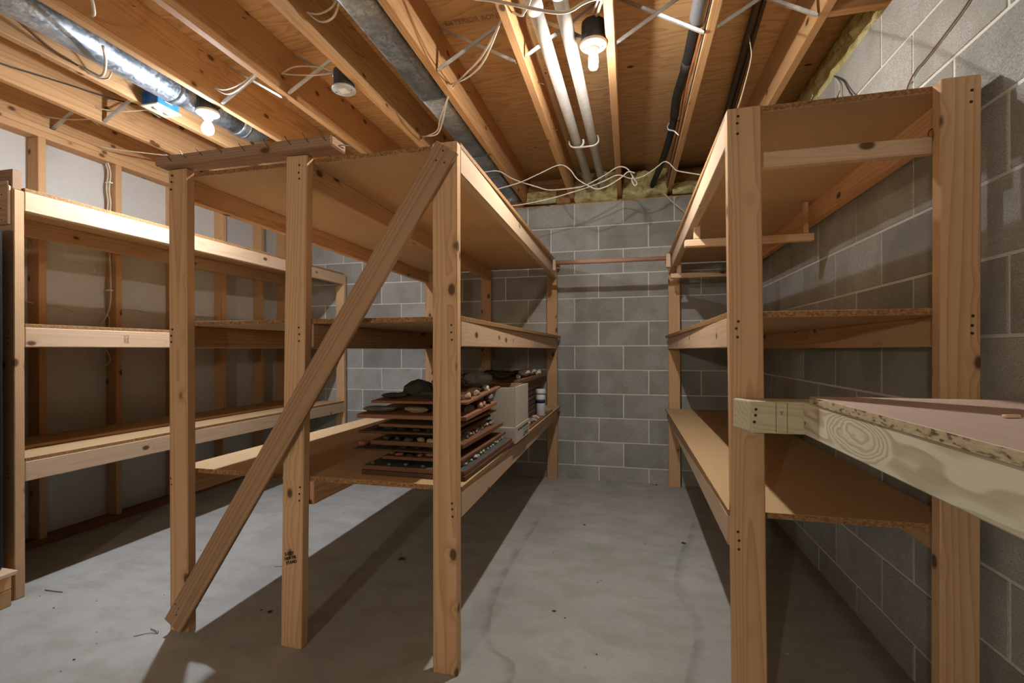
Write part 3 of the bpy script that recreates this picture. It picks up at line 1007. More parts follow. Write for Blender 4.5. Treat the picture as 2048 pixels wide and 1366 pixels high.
jb = thing('junction_box', (-1.342, 2.035, 2.372), 'round black junction box with a grey cover plate between two joists', 'electrical box')
lathe('box_body', [(0, 0.09), (0.046, 0.09), (0.05, 0.085), (0.05, 0.006), (0, 0.006)], 'black_plastic', T(-1.342, 2.035, 2.372), jb, 12, smooth=False)
lathe('cover_plate', [(0, 0.006), (0.053, 0.006), (0.056, 0.003), (0.056, -0.003), (0.052, -0.006), (0, -0.006)], 'cover_grey', T(-1.342, 2.035, 2.372), jb, 28)
box('cover_label', (-1.362, 2.010, 2.3645), (-1.322, 2.055, 2.3662), 'paper_label', jb, bev=0)
for s in (-1, 1):
    nail_head((-1.342 + s * .042, 2.035, 2.3655), (0, 0, -1), jb, 0.004, 'screw_dark', 'screw')

bb = thing('outlet_box', (-2.40, 2.0, 2.385), 'blue plastic outlet box with a cream cover screwed to a joist on the left', 'electrical box')
box('box_body', (-2.450, 1.925, 2.384), (-2.352, 2.045, 2.455), 'blue_plastic', bb, bev=0.003)
box('box_rib', (-2.452, 1.921, 2.384), (-2.43, 1.935, 2.45), 'blue_plastic', bb, bev=0.002)
box('box_label', (-2.3522, 1.965, 2.408), (-2.3508, 2.005, 2.438), 'paper_label', bb, bev=0)
cov = box('cover_plate', (-2.456, 1.915, 2.376), (-2.345, 2.055, 2.384), 'cover_cream', bb, bev=0.003)
for yy in (1.955, 2.015):
    lathe('receptacle', [(0, 0), (0.016, 0), (0.0165, -0.003), (0, -0.003)], 'white_plastic', T(-2.40, yy, 2.3765), cov, 16)
    for s in (-1, 1):
        box('slot', (-2.40 + s * .006 - .001, yy - .005, 2.3728), (-2.40 + s * .006 + .001, yy + .005, 2.3738), 'ink_black', cov, bev=0)

# ------------------------------------------------------------------ ducts and pipes
duct = thing('round_duct', (-2.265, 0.0, 2.45), 'round galvanised steel duct running between the joists above the left aisle', 'duct')
tube('duct_section', [(-2.262, YN + .05, 2.452), (-2.262, 0.55, 2.452)], 0.078, 'galvanised', duct, seg=28, curve=False)
tube('duct_section', [(-2.262, 0.53, 2.452), (-2.262, 1.93, 2.452)], 0.0765, 'galvanised', duct, seg=28, curve=False)
tube('crimped_joint', [(-2.262, 1.92, 2.452), (-2.262, 1.955, 2.452)], 0.0785, 'galvanised', duct, seg=28, curve=False)
tube('duct_section', [(-2.262, 1.945, 2.452), (-2.265, 2.36, 2.47)], 0.071, 'galvanised', duct, seg=28, curve=False)
tube('duct_elbow', [(-2.265, 2.33, 2.468), (-2.266, 2.44, 2.476), (-2.268, 2.53, 2.52), (-2.27, 2.56, 2.60), (-2.27, 2.56, 2.626)], 0.075, 'galvanised', duct, seg=24)
tube('elbow_bead', [(-2.265, 2.375, 2.470), (-2.265, 2.387, 2.471)], 0.0775, 'galvanised', duct, seg=28, curve=False)
box('boot_plate', (-2.41, 2.50, 2.610), (-2.13, 2.80, 2.626), 'galvanised', duct, bev=0.002)


def oval_bm(y0, y1, x0, x1, z0, z1, r, grow=0.0):
    bm = bmesh.new()
    x0, x1, z0, z1 = x0 - grow, x1 + grow, z0 - grow, z1 + grow
    prof = []
    for cx, cz, a0 in ((x1 - r, z1 - r, 0), (x0 + r, z1 - r, 90), (x0 + r, z0 + r, 180), (x1 - r, z0 + r, 270)):
        for k in range(7):
            a = math.radians(a0 + k * 15)
            prof.append((cx + r * math.cos(a), cz + r * math.sin(a)))
    ra = [bm.verts.new((x, y0, z)) for x, z in prof]
    rb = [bm.verts.new((x, y1, z)) for x, z in prof]
    n = len(prof)
    for k in range(n):
        bm.faces.new((ra[k], ra[(k + 1) % n], rb[(k + 1) % n], rb[k]))
    bm.faces.new(ra[::-1])
    bm.faces.new(rb)
    bmesh.ops.recalc_face_normals(bm, faces=list(bm.faces))
    return bm


od = thing('oval_duct', (-0.99, 0.5, 2.47), 'flat-sided oval galvanised duct running in the joist bay above the island shelving', 'duct')
OD = (-1.062, -0.918, 2.402, 2.545, 0.036)
for y0, y1, g in ((YN + .05, 0.9, 0), (0.88, 2.28, 0.001), (2.27, 3.05, -0.002), (3.04, 3.42, 0.001)):
    o = from_bm('duct_section', oval_bm(y0, y1, *OD, grow=g), 'galvanised', None, od)
    for p in o.data.polygons:
        p.use_smooth = len(p.vertices) == 4
for y0 in (2.272, 3.043, 3.405):
    from_bm('seam_bead', oval_bm(y0, y0 + 0.008, *OD, grow=0.0035), 'galvanised', None, od)
tube('duct_elbow', [(-0.99, 3.40, 2.47), (-0.985, 3.62, 2.46), (-0.975, 3.80, 2.42), (-0.97, 3.86, 2.36)], 0.066, 'galvanised', od, seg=22)

for k, (a, b, lab) in enumerate((((-0.397, 0.2), (-0.300, 4.02), 'white plastic drain pipe next to the joist, left of the pair'),
                                 ((-0.290, 0.2), (-0.200, 4.02), 'white plastic drain pipe nearer the lit bulb, right of the pair'))):
    pp = thing('drain_pipe', (a[0], 2.0, 2.45), lab, 'pipe')
    f = lambda y: lerp(a[0], b[0], (y - a[1]) / (b[1] - a[1]))
    ymid = 1.83 - 0.06 * k
    tube('pipe_run', [(f(ymid - .03), ymid - .03, 2.449), (f(4.0), 4.0, 2.447)], 0.0285, 'pvc', pp, seg=20, curve=False)
    tube('pipe_coupling', [(f(ymid - .09), ymid - .09, 2.449), (f(ymid), ymid, 2.449)], 0.034, 'pvc', pp, seg=20, curve=False)
    tube('pipe_run', [(f(YN + .1) + .15, YN + .1, 2.452), (f(ymid - .06), ymid - .06, 2.449)], 0.0285, 'pvc', pp, seg=20, curve=False)
hk = thing('pipe_hook', (-0.26, 3.05, 2.41), 'white plastic hook strap holding up the two drain pipes', 'pipe strap')
tube('hook_strap', [(-0.372, 3.05, 2.452), (-0.366, 3.05, 2.425), (-0.345, 3.05, 2.409), (-0.30, 3.05, 2.405), (-0.24, 3.05, 2.405),
                    (-0.205, 3.05, 2.410), (-0.186, 3.05, 2.428), (-0.186, 3.05, 2.452), (-0.192, 3.05, 2.47)], 0.0085, 'white_plastic', hk, seg=8, flat=0.6)
tube('hook_finger', [(-0.300, 3.05, 2.406), (-0.288, 3.05, 2.414), (-0.280, 3.05, 2.432), (-0.282, 3.05, 2.452)], 0.0075, 'white_plastic', hk, seg=8)
text_mesh('hook_print', 'PIPE 2', 0.011, 'ink_navy', frame((-0.27, 3.043, 2.4055), (1, 0, 0), (0, -1, 0)), hk, 0.0, 1.2)

ins = thing('insulated_pipe', (0.27, 2.6, 2.47), 'black foam-covered refrigerant pipe drooping along a joist into the insulation', 'pipe')
tube('foam_sleeve', [(0.262, YN + .2, 2.46), (0.268, 0.8, 2.46), (0.270, 1.9, 2.440), (0.272, 2.05, 2.455)], 0.030, 'grey_foam', ins, seg=14)
tube('foam_sleeve', [(0.274, 2.03, 2.455), (0.276, 2.15, 2.470), (0.274, 2.45, 2.480), (0.270, 2.62, 2.505), (0.262, 2.78, 2.505), (0.262, 2.92, 2.475)], 0.025, 'black_foam', ins, seg=14)
tube('foam_sleeve', [(0.264, 2.90, 2.478), (0.262, 3.02, 2.470), (0.256, 3.3, 2.475), (0.226, 3.7, 2.465), (0.184, 3.97, 2.425)], 0.0215, 'black_foam', ins, seg=14)
tube('tape_wrap', [(0.276, 2.38, 2.478), (0.274, 2.45, 2.480)], 0.0275, 'black_plastic', ins, seg=14, curve=False)
tube('pipe_strap', [(0.303, 3.04, 2.405), (0.27, 3.04, 2.44), (0.238, 3.04, 2.452), (0.236, 3.04, 2.48), (0.262, 3.04, 2.498), (0.303, 3.04, 2.50)], 0.006, 'galvanised_strap', ins, seg=6)
tag(tube('copper_line', [(0.296, 0.5, 2.43), (0.294, 1.9, 2.425), (0.296, 2.2, 2.44), (0.290, 2.5, 2.445), (0.297, 2.8, 2.44), (0.296, 3.1, 2.42), (0.297, 3.6, 2.43), (0.296, 3.98, 2.42)], 0.0055, 'copper', seg=8),
    'thin bare copper line running along the joist beside the black foam pipe', 'pipe')
tag(tube('control_wire', [(0.299, 0.5, 2.402), (0.300, 2.0, 2.400), (0.300, 3.0, 2.401), (0.300, 4.0, 2.400)], 0.003, 'cable_dark', seg=6),
    'thin dark wire stapled along the bottom of the joist by the foam pipe', 'cable')
dp = thing('dark_pipe', (0.57, 2.5, 2.58), 'pair of dark brown steel pipes close under the subfloor, right of the foam pipe', 'pipe')
tube('pipe_run', [(0.395, YN + .3, 2.60), (0.535, 2.2, 2.594), (0.612, 3.4, 2.592), (0.65, 4.0, 2.59)], 0.016, 'dark_pipe', dp, seg=12, curve=False)
tube('pipe_run', [(0.430, YN + .3, 2.606), (0.566, 2.2, 2.600), (0.642, 3.4, 2.598), (0.68, 4.0, 2.596)], 0.011, 'dark_pipe', dp, seg=12, curve=False)
tag(tube('pull_string', [(0.555, 2.45, 2.60), (0.49, 2.13, 2.36), (0.43, 1.86, 2.15), (0.345, 1.60, 1.90), (0.315, 1.525, 1.818)], 0.0022, 'string_cream', seg=6),
    'cream string hanging from the subfloor to the top of the right shelving', 'string')

# ------------------------------------------------------------------ cables
def cable(pts, r, mat, label, name='electric_cable', cat='cable', flat=1.0):
    return tag(tube(name, pts, r, mat, seg=7, flat=flat, n=5), label, cat)


S1 = [(-0.982, 3.25, 2.385), (-0.896, 3.25, 2.380), (-0.808, 3.25, 2.324), (-0.725, 3.25, 2.285), (-0.618, 3.25, 2.244), (-0.536, 3.25, 2.216), (-0.391, 3.25, 2.214), (-0.288, 3.25, 2.226), (-0.154, 3.25, 2.285), (-0.068, 3.25, 2.331), (-0.006, 3.25, 2.312), (0.035, 3.25, 2.244), (0.055, 3.25, 2.213), (0.042, 3.25, 2.197), (0.023, 3.25, 2.229), (0.029, 3.26, 2.268)]
S2 = [(-0.884, 3.22, 2.246), (-0.738, 3.22, 2.275), (-0.596, 3.22, 2.325), (-0.46, 3.22, 2.371), (-0.388, 3.22, 2.334), (-0.337, 3.22, 2.264), (-0.253, 3.22, 2.206), (-0.203, 3.22, 2.185), (-0.137, 3.22, 2.199), (-0.055, 3.22, 2.242), (-0.003, 3.22, 2.281), (0.042, 3.22, 2.27)]
S3 = [(-0.821, 3.28, 2.136), (-0.73, 3.28, 2.14), (-0.568, 3.28, 2.159), (-0.428, 3.28, 2.186), (-0.256, 3.28, 2.226), (-0.155, 3.28, 2.258), (-0.069, 3.28, 2.288), (0.016, 3.28, 2.257), (0.091, 3.28, 2.263), (0.171, 3.28, 2.309), (0.225, 3.28, 2.347), (0.259, 3.28, 2.337), (0.29, 3.28, 2.301), (0.321, 3.28, 2.278), (0.465, 3.28, 2.239), (0.60, 3.28, 2.20)]
S1 = [(-1.02, 3.25, 2.38)] + S1
cable(S1, 0.0042, 'cable_white', 'white cord sagging under the joists and ending in a small loop above the back wall')
cable([(-1.0, 3.22, 2.22)] + S2, 0.0042, 'cable_white', 'white cord peaking at a joist and crossing the looped cord above the back wall')
cable([(-0.95, 3.28, 2.13)] + S3, 0.0042, 'cable_white', 'lowest white cord rising to the right, passing in front of the black foam pipe')
cable([(0.257, 3.99, 2.393), (0.322, 3.975, 2.303), (0.379, 3.97, 2.247), (0.443, 3.97, 2.182), (0.491, 3.975, 2.131), (0.56, 3.98, 2.05)], 0.0045, 'cable_white',
      'short white cable hanging out of the insulation down the back wall')
for k, (dx, dz, lab) in enumerate(((0, 0, 'upper'), (0.012, -0.018, 'lower'))):
    cable([(-1.245, 2.72 - .02 * k, 2.428), (-1.09, 2.58, 2.385 + dz), (-1.0 + dx, 2.42, 2.372 + dz), (-0.90, 2.27, 2.385), (-0.855, 2.235 - .02 * k, 2.425)], 0.0045, 'cable_cream',
          lab + ' of two cream cables passing under the oval duct', flat=0.7)
    cable([(-0.856, 2.235 - .02 * k, 2.430), (-0.74 + dx, 2.10, 2.40 + dz), (-0.62 + dx, 1.96, 2.375 + dz), (-0.50, 1.82, 2.40), (-0.478, 1.80, 2.43)], 0.0045, 'cable_cream',
          lab + ' of two cream cables crossing the bay in front of the steel straps', flat=0.7)
    cable([(-1.25, 1.64, 2.459), (-1.19, 1.63 + .02 * k, 2.435 + dz), (-1.12, 1.61 + .02 * k, 2.43 + dz), (-1.06, 1.585, 2.45 + dz)], 0.0045, 'cable_cream',
          lab + ' of two cream cables running from a joist hole to the oval duct', flat=0.7)
    cable([(-2.063, 1.986, 2.454), (-1.98, 1.98 + .01 * k, 2.430 + dz), (-1.85, 1.95, 2.43 + dz), (-1.70, 1.90, 2.45), (-1.69, 1.89, 2.455)], 0.0048, 'cable_white',
          lab + ' of two white cables crossing the bay right of the round bulb', flat=0.7)
    cable([(-1.660, 1.995, 2.474), (-1.58, 1.985, 2.49 + 2.2 * dz), (-1.46, 1.99, 2.475 + 2.2 * dz), (-1.385, 2.01, 2.455 + .5 * dz)], 0.0045, 'cable_cream',
          lab + ' of two cream cables running into the round junction box', flat=0.7)
cable([(-1.292, 1.975, 2.49), (-1.305, 1.965, 2.455), (-1.318, 1.99, 2.435), (-1.325, 2.01, 2.458)], 0.0048, 'cable_white', 'short white cable bent over the top of the round junction box')
cable([(-0.70, 1.50, 2.384), (-0.564, 1.623, 2.384), (-0.481, 1.661, 2.383), (-0.354, 1.722, 2.375), (-0.266, 1.763, 2.372), (-0.211, 1.769, 2.372), (-0.162, 1.744, 2.374), (-0.125, 1.738, 2.378),
       (-0.099, 1.752, 2.385), (-0.096, 1.80, 2.41), (-0.105, 1.86, 2.44), (-0.118, 1.93, 2.462), (-0.125, 1.965, 2.475)], 0.006, 'cable_cream', 'grey-cream cable looping under the white pipes to the aisle lamp box')
cable([(-0.10, 1.70, 2.40), (-0.097, 1.77, 2.43), (-0.112, 1.86, 2.462), (-0.140, 1.96, 2.485)], 0.0048, 'cable_white', 'white cable dropping along the joist into the top of the aisle lamp box')
cable([(-0.442, 1.80, 2.43), (-0.40, 1.78, 2.395), (-0.385, 1.76, 2.39), (-0.36, 1.74, 2.41), (-0.33, 1.70, 2.45)], 0.0045, 'cable_white', 'short white cable leaving a joist hole beside the left drain pipe')
cable([(-2.065, 1.42, 2.433), (-2.03, 1.405, 2.43), (-1.98, 1.36, 2.45), (-1.95, 1.30, 2.50), (-1.93, 1.22, 2.56)], 0.006, 'cable_white', 'thick white cable curving out of a joist hole at the top left')
cable([(-2.12, 1.50, 2.372), (-2.19, 1.56, 2.364), (-2.28, 1.62, 2.362), (-2.36, 1.66, 2.372), (-2.41, 1.66, 2.395), (-2.43, 1.64, 2.405)], 0.0058, 'cable_white', 'white cable slung under the round duct and stapled to a joist')
cable([(-2.449, 1.66, 2.41), (-2.43, 1.70, 2.395), (-2.40, 1.72, 2.40), (-2.37, 1.715, 2.425)], 0.004, 'cable_white', 'small loose white cable end beside the stapled cable under the round duct')
cable([(-2.446, 1.0, 2.56), (-2.446, 1.35, 2.49), (-2.445, 1.52, 2.425), (-2.44, 1.62, 2.41)], 0.0045, 'cable_brown', 'thin dark cable drooping along the joist beside the round duct')
cable([(-2.868, 1.2, 2.42), (-2.866, 1.58, 2.46), (-2.866, 1.72, 2.485), (-2.862, 1.89, 2.515), (-2.80, 2.05, 2.52), (-2.60, 2.3, 2.53)], 0.0042, 'cable_dark', 'black cable running along the joist nearest the stud wall')
cable([(-2.868, 1.99, 2.463), (-2.84, 2.01, 2.452), (-2.76, 2.06, 2.455), (-2.66, 2.11, 2.475), (-2.50, 2.16, 2.49)], 0.0048, 'cable_cream', 'cream cable crossing the bay left of the blue outlet box', flat=0.7)
cable([(-3.268, 1.984, 2.463), (-3.23, 2.0, 2.45), (-3.12, 2.06, 2.452), (-2.98, 2.12, 2.475), (-2.92, 2.14, 2.485)], 0.0048, 'cable_cream', 'cream cable crossing the bay above the top plate of the stud wall', flat=0.7)
cable([(-3.20, 2.25, 2.386), (-3.16, 2.30, 2.382), (-3.05, 2.42, 2.395), (-2.93, 2.55, 2.41)], 0.0048, 'cable_cream', 'cream cable leaving the top plate towards the island shelving', flat=0.7)
LV = [(-3.275, 2.331, 2.335), (-3.275, 2.349, 2.313), (-3.275, 2.361, 2.253), (-3.275, 2.352, 2.152), (-3.275, 2.361, 2.057), (-3.275, 2.348, 1.923), (-3.275, 2.354, 1.762), (-3.275, 2.360, 1.569), (-3.275, 2.360, 1.455), (-3.275, 2.347, 1.365), (-3.28, 2.305, 1.272)]
vc = thing('electric_cable', (-3.275, 2.35, 1.25), 'cream cable running down the side of a wall stud, held by staples', 'cable')
tube('cable_run', LV, 0.0058, 'cable_cream', vc, seg=7, flat=0.75)
tube('cable_run', [(p[0] - 0.016, p[1] - 0.004, p[2] + .01) for p in LV[:7]], 0.0055, 'cable_cream', vc, seg=7, flat=0.75)
for z in (2.20, 1.50):
    box('cable_staple', (-3.30, 2.345, z - .005), (-3.262, 2.368, z + .005), 'white_plastic', vc, bev=0.002)
cable([(-3.29, 1.70, 1.39), (-3.29, 1.914, 1.384), (-3.29, 1.942, 1.381), (-3.285, 1.953, 1.379)], 0.0045, 'cable_cream', 'cream cable entering the stud nearest the black panel', flat=0.7)
cable([(-3.285, 1.993, 1.378), (-3.29, 2.025, 1.369), (-3.29, 2.087, 1.369), (-3.29, 2.165, 1.348), (-3.29, 2.234, 1.344), (-3.285, 2.306, 1.356), (-3.28, 2.345, 1.337), (-3.275, 2.352, 1.293), (-3.275, 2.345, 1.235)], 0.0045, 'cable_cream',
      'cream cable waving between two studs just above the middle left shelf', flat=0.7)
cable([(-3.285, 2.406, 1.384), (-3.29, 2.455, 1.384), (-3.29, 2.527, 1.387), (-3.29, 2.632, 1.37), (-3.29, 2.763, 1.369), (-3.29, 2.785, 1.37)], 0.0045, 'cable_cream', 'cream cable strung between the middle studs above the middle left shelf', flat=0.7)
cable([(-3.285, 2.822, 1.372), (-3.29, 2.968, 1.376), (-3.29, 3.173, 1.378), (-3.288, 3.197, 1.378)], 0.0045, 'cable_cream', 'cream cable strung between the farther studs, seen behind the island post', flat=0.7)
cable([(-3.28, 2.237, 1.14), (-3.28, 2.229, 1.075), (-3.28, 2.249, 1.024), (-3.28, 2.292, 1.007), (-3.28, 2.335, 1.015), (-3.278, 2.358, 1.047), (-3.28, 2.35, 1.086), (-3.28, 2.325, 1.13)], 0.0045, 'cable_cream',
      'loop of cream cable hanging below the middle left shelf', flat=0.7)
cable([(0.908, 1.45, 2.12), (0.909, 1.561, 2.062), (0.909, 1.649, 2.038), (0.909, 1.757, 2.017), (0.909, 1.811, 2.010), (0.909, 1.863, 1.975), (0.905, 1.90, 1.86)], 0.0026, 'cable_brown', 'thin brown wire hanging down the right-hand block wall')
cable([(0.908, 2.436, 2.345), (0.907, 2.343, 2.274), (0.905, 2.304, 2.229), (0.900, 2.262, 2.181), (0.890, 2.217, 2.130), (0.83, 2.16, 1.97), (0.74, 2.12, 1.825)], 0.003, 'cable_dark', 'dark twisted wire dropping from the wall top onto the right shelving')
cable([(0.907, 2.42, 2.33), (0.904, 2.37, 2.27), (0.902, 2.36, 2.215), (0.885, 2.28, 2.15), (0.80, 2.05, 1.95), (0.76, 1.95, 1.845), (0.72, 1.78, 1.822), (0.60, 1.66, 1.821)], 0.0026, 'cable_white', 'thin pale wire lying along the top of the right shelving')


# ------------------------------------------------------------------ insulation
def wool(name, lo, hi, label, amp=0.03, mat='glass_wool', nx=26, nz=20, axis='y', tilt=0.0, seed=0.0, cat='insulation'):
    """lumpy batt: a closed box whose room-side face is thrown into folds"""
    bm = bmesh.new()
    c = Vector([(lo[i] + hi[i]) / 2 for i in range(3)])
    front, back = [], []
    for j in range(nz + 1):
        fr_, bk_ = [], []
        for i in range(nx + 1):
            u, v = i / nx, j / nz
            if axis == 'y':
                p = Vector((lerp(lo[0], hi[0], u), lo[1] + tilt * v, lerp(lo[2], hi[2], v)))
                b = Vector((p.x, hi[1], p.z))
            else:
                p = Vector((lo[0] + tilt * v, lerp(lo[1], hi[1], u), lerp(lo[2], hi[2], v)))
                b = Vector((hi[0], p.y, p.z))
            q = p * 9.0 + Vector((seed, seed * 1.7, 0))
            d = noise.fractal(q, 0.9, 2.1, 4) * amp + noise.noise(p * 38.0 + Vector((seed, 0, 0))) * amp * 0.35
            if 0 < i < nx and 0 < j < nz:
                p[1 if axis == 'y' else 0] += -abs(d) * 1.6 + amp * 0.4
            if j == nz:
                p.z += noise.noise(p * 11.0 + Vector((seed, 0, 0))) * amp * 0.8
                b.z = p.z
            fr_.append(bm.verts.new(p - c))
            bk_.append(bm.verts.new(b - c))
        front.append(fr_)
        back.append(bk_)
    for g in (front, back):
        for j in range(nz):
            for i in range(nx):
                bm.faces.new((g[j][i], g[j][i + 1], g[j + 1][i + 1], g[j + 1][i]))
    for j in range(nz):
        for i in (0, nx):
            bm.faces.new((front[j][i], front[j + 1][i], back[j + 1][i], back[j][i]))
    for i in range(nx):
        for j in (0, nz):
            bm.faces.new((front[j][i], back[j][i], back[j][i + 1], front[j][i + 1]))
    bmesh.ops.recalc_face_normals(bm, faces=list(bm.faces))
    return tag(from_bm(name, bm, mat, T(*c), None, smooth=True), label, cat)


BZ0 = ZT + 0.009
wool('insulation_batt', (-1.25, 4.02, BZ0), (-0.897, 4.19, 2.56), 'brown paper-faced insulation stuffed round the end of the oval duct', 0.02, 'kraft_paper', seed=1.3, tilt=0.05)
wool('insulation_batt', (-0.855, 4.0, BZ0), (-0.482, 4.19, 2.535), 'insulation batt with torn brown paper facing, left of the white pipes', 0.018, 'kraft_paper', seed=4.1, tilt=0.06)
wool('insulation_tuft', (-0.855, 3.985, BZ0), (-0.60, 4.06, 2.47), 'yellow glass wool showing below the torn brown paper facing', 0.025, seed=2.2, tilt=0.03)
wool('insulation_batt', (-0.442, 3.97, BZ0), (-0.090, 4.19, 2.595), 'fluffy yellow insulation stuffed round the ends of the white pipes', 0.05, seed=7.7, tilt=0.05)
wool('insulation_batt', (-0.049, 3.96, BZ0), (0.304, 4.19, 2.575), 'fluffy yellow insulation where the black foam pipe goes in', 0.055, seed=11.4, tilt=0.05)
wool('insulation_batt', (0.343, 4.04, BZ0), (0.712, 4.19, 2.575), 'brown paper-faced insulation above the back wall, behind the right shelving', 0.02, 'kraft_paper', seed=15.4, tilt=0.03)
wool('insulation_tuft', (0.343, 3.99, BZ0), (0.712, 4.06, 2.445), 'strip of yellow glass wool below brown paper, behind the right shelving', 0.02, seed=18.4)
wool('insulation_batt', (0.925, 2.115, ZT + 0.002), (1.005, 3.98, 2.56), 'long yellow insulation strip on top of the right-hand block wall', 0.02, seed=23.4, axis='x', nx=60, tilt=0.03)



# ------------------------------------------------------------------ specimen boards, stones, carton, bottle on the island's low shelf
def rock_mesh(kind, mat):
    key = ('rock', kind, mat)
    if key not in CACHE:
        bm = bmesh.new()
        bmesh.ops.create_icosphere(bm, subdivisions=2, radius=0.5)
        for v in bm.verts:
            n1 = noise.noise(v.co * 1.7 + Vector((kind * 5.3, 0, 0)))
            n2 = noise.noise(v.co * 4.3 + Vector((0, kind * 3.1, 0)))
            v.co *= 1 + 0.38 * n1 + 0.16 * n2
            if kind % 2:
                v.co.z = max(v.co.z, -0.22)
                v.co.x = min(v.co.x, 0.36)
        zmin = min(v.co.z for v in bm.verts)
        for v in bm.verts:
            v.co.z -= zmin
        me = bpy.data.meshes.new('stone')
        bm.to_mesh(me)
        bm.free()
        me.materials.append(M[mat])
        CACHE[key] = me
    return CACHE[key]


def rock(x, y, z, sx, sy, sz, mat, label, group=None, kind=None, rz=None, tilt=0.0):
    kind = random.randrange(6) if kind is None else kind
    rz = random.uniform(0, 6.28) if rz is None else rz
    o = bpy.data.objects.new('stone', rock_mesh(kind, mat))
    wm = T(x, y, z) @ Matrix.Rotation(tilt, 4, 'X') @ Matrix.Rotation(rz, 4, 'Z') @ Matrix.Diagonal((sx, sy, sz, 1))
    link(o, wm)
    return tag(o, label, 'stone', group)


# stack at the front: (x0, x1, y0, y1, z bottom, thickness, rise to the back, material, label)
STACK = [
    (-0.994, -0.572, 1.612, 2.300, 0.6325, 0.017, 0.0, 'tray_dark', 'dark bottom board of the front stack of specimen boards'),
    (-0.988, -0.578, 1.616, 2.295, 0.6500, 0.017, 0.0, 'tray_wood', 'slate-topped second board of the front stack, lying on the bottom board'),
    (-0.925, -0.600, 1.648, 2.285, 0.6865, 0.012, 0.0, 'tray_wood', 'narrow reddish board above the row of white shells in the front stack'),
    (-1.060, -0.630, 1.665, 2.230, 0.7130, 0.006, 0.004, 'tray_dark', 'thin dark sheet sticking out left near the bottom of the front stack'),
    (-0.995, -0.606, 1.680, 2.240, 0.7330, 0.017, 0.002, 'tray_wood', 'brown board carrying a row of small pebbles in the front stack'),
    (-1.050, -0.640, 1.690, 2.215, 0.7760, 0.009, 0.004, 'tray_dark', 'dark thin board in the middle of the front stack'),
    (-0.972, -0.640, 1.700, 2.230, 0.8010, 0.012, 0.006, 'tray_wood', 'orange-edged board under the thick plank in the front stack'),
    (-1.068, -0.604, 1.705, 2.175, 0.8330, 0.016, 0.010, 'tray_wood', 'thick plank carrying mixed stones, second from the top of the front stack'),
    (-1.010, -0.606, 1.720, 2.270, 0.8930, 0.010, 0.022, 'tray_wood', 'top board of the front stack, carrying dark stones'),
]
for i, (x0, x1, y0, y1, z, th, rise, mat, lab) in enumerate(STACK):
    yaw_ = random.uniform(-0.02, 0.02)
    b = board('specimen_board', ((x0 + x1) / 2, y0, z + th / 2), ((x0 + x1) / 2 + yaw_, y1, z + th / 2 + rise), x1 - x0, th, mat, None, bev=0.0015)
    tag(b, lab, 'board', 'boards of the front stack')
    if i == 1:
        b.data = b.data.copy()
        b.data.materials.append(M['slate_top'])
        for p in b.data.polygons:
            if abs(p.normal.y) > 0.9:
                p.material_index = 1
g = 'pale shells along the edge of the slate-topped board'
for k in range(15):
    y = 1.70 + k * 0.037
    rock(-0.612 + random.uniform(-.006, .006), y, 0.667, 0.026, 0.032, 0.018, 'stone_pale', 'small white shell in the row along the slate-topped board', g)
g = 'grey pebbles along the edge of the narrow pebble board'
for k in range(12):
    y = 1.715 + k * 0.042
    rock(-0.645 + random.uniform(-.004, .004), y, 0.7505, 0.036, 0.030, 0.022, 'stone_grey' if k % 3 else 'stone_pale', 'flat grey pebble in the row along the narrow pebble board', g)
board('fence_strip', (-0.672, 1.690, 0.758), (-0.672, 2.215, 0.760), 0.008, 0.016, 'pine', None)
tag(bpy.data.objects['fence_strip'], 'thin wooden strip beside the row of pebbles on the narrow pebble board', 'wood strip')
g = 'pebbles along the front edges inside the front stack'
for k in range(7):
    rock(-0.93 + k * 0.047, 1.70 + random.uniform(-.01, .01), 0.7502, 0.042, 0.026, 0.020, random.choice(('stone_grey', 'stone_dark', 'stone_tan')), 'dull pebble lying along the front edge of a board in the dark stack', g)
    rock(-0.90 + k * 0.040, 1.675 + random.uniform(-.01, .01), 0.6988, 0.036, 0.024, 0.012, random.choice(('stone_grey', 'stone_dark', 'stone_red')), 'dull pebble lying along the front edge of a board in the dark stack', g)
for k in range(5):
    rock(-0.96 + k * 0.07, 1.64, 0.6672, 0.018, 0.016, 0.010, 'stone_grey', 'dull pebble lying along the front edge of a board in the dark stack', g)
for k in range(6):
    rock(-1.0 + k * 0.065, 1.72, 0.7195, 0.05, 0.03, 0.012, 'stone_dark', 'dull pebble lying along the front edge of a board in the dark stack', g)
    rock(-1.0 + k * 0.06, 1.73, 0.7855, 0.045, 0.03, 0.014, 'stone_dark', 'dull pebble lying along the front edge of a board in the dark stack', g)
rock(-1.035, 1.70, 0.7195, 0.045, 0.05, 0.028, 'stone_red', 'rusty red lump at the left end of the thin dark sheet', None, 2)
# stones between the two top boards
rock(-1.00, 1.765, 0.8495, 0.13, 0.07, 0.028, 'stone_grey', 'long rounded grey stone at the left end of the thick plank', None, 2, 0.1)
rock(-0.84, 1.775, 0.8495, 0.10, 0.06, 0.027, 'stone_tan', 'tan stone wedged under the top board of the front stack', None, 4, 0.3)
rock(-0.72, 1.765, 0.8495, 0.10, 0.07, 0.027, 'stone_dark', 'dark stone under the top board beside the front post', None, 0, 0.2)
rock(-0.645, 1.86, 0.8510, 0.035, 0.115, 0.034, 'stone_grey', 'long bluish-grey stone under the edge of the top board', None, 1, 0.1)
rock(-0.625, 1.945, 0.853, 0.03, 0.035, 0.038, 'stone_tan', 'small pointed cream stone beside the bluish-grey stone', None, 3, 0.6)
rock(-0.640, 2.02, 0.855, 0.05, 0.075, 0.038, 'stone_red', 'red crystalline stone under the edge of the top board', None, 5, 0.2)
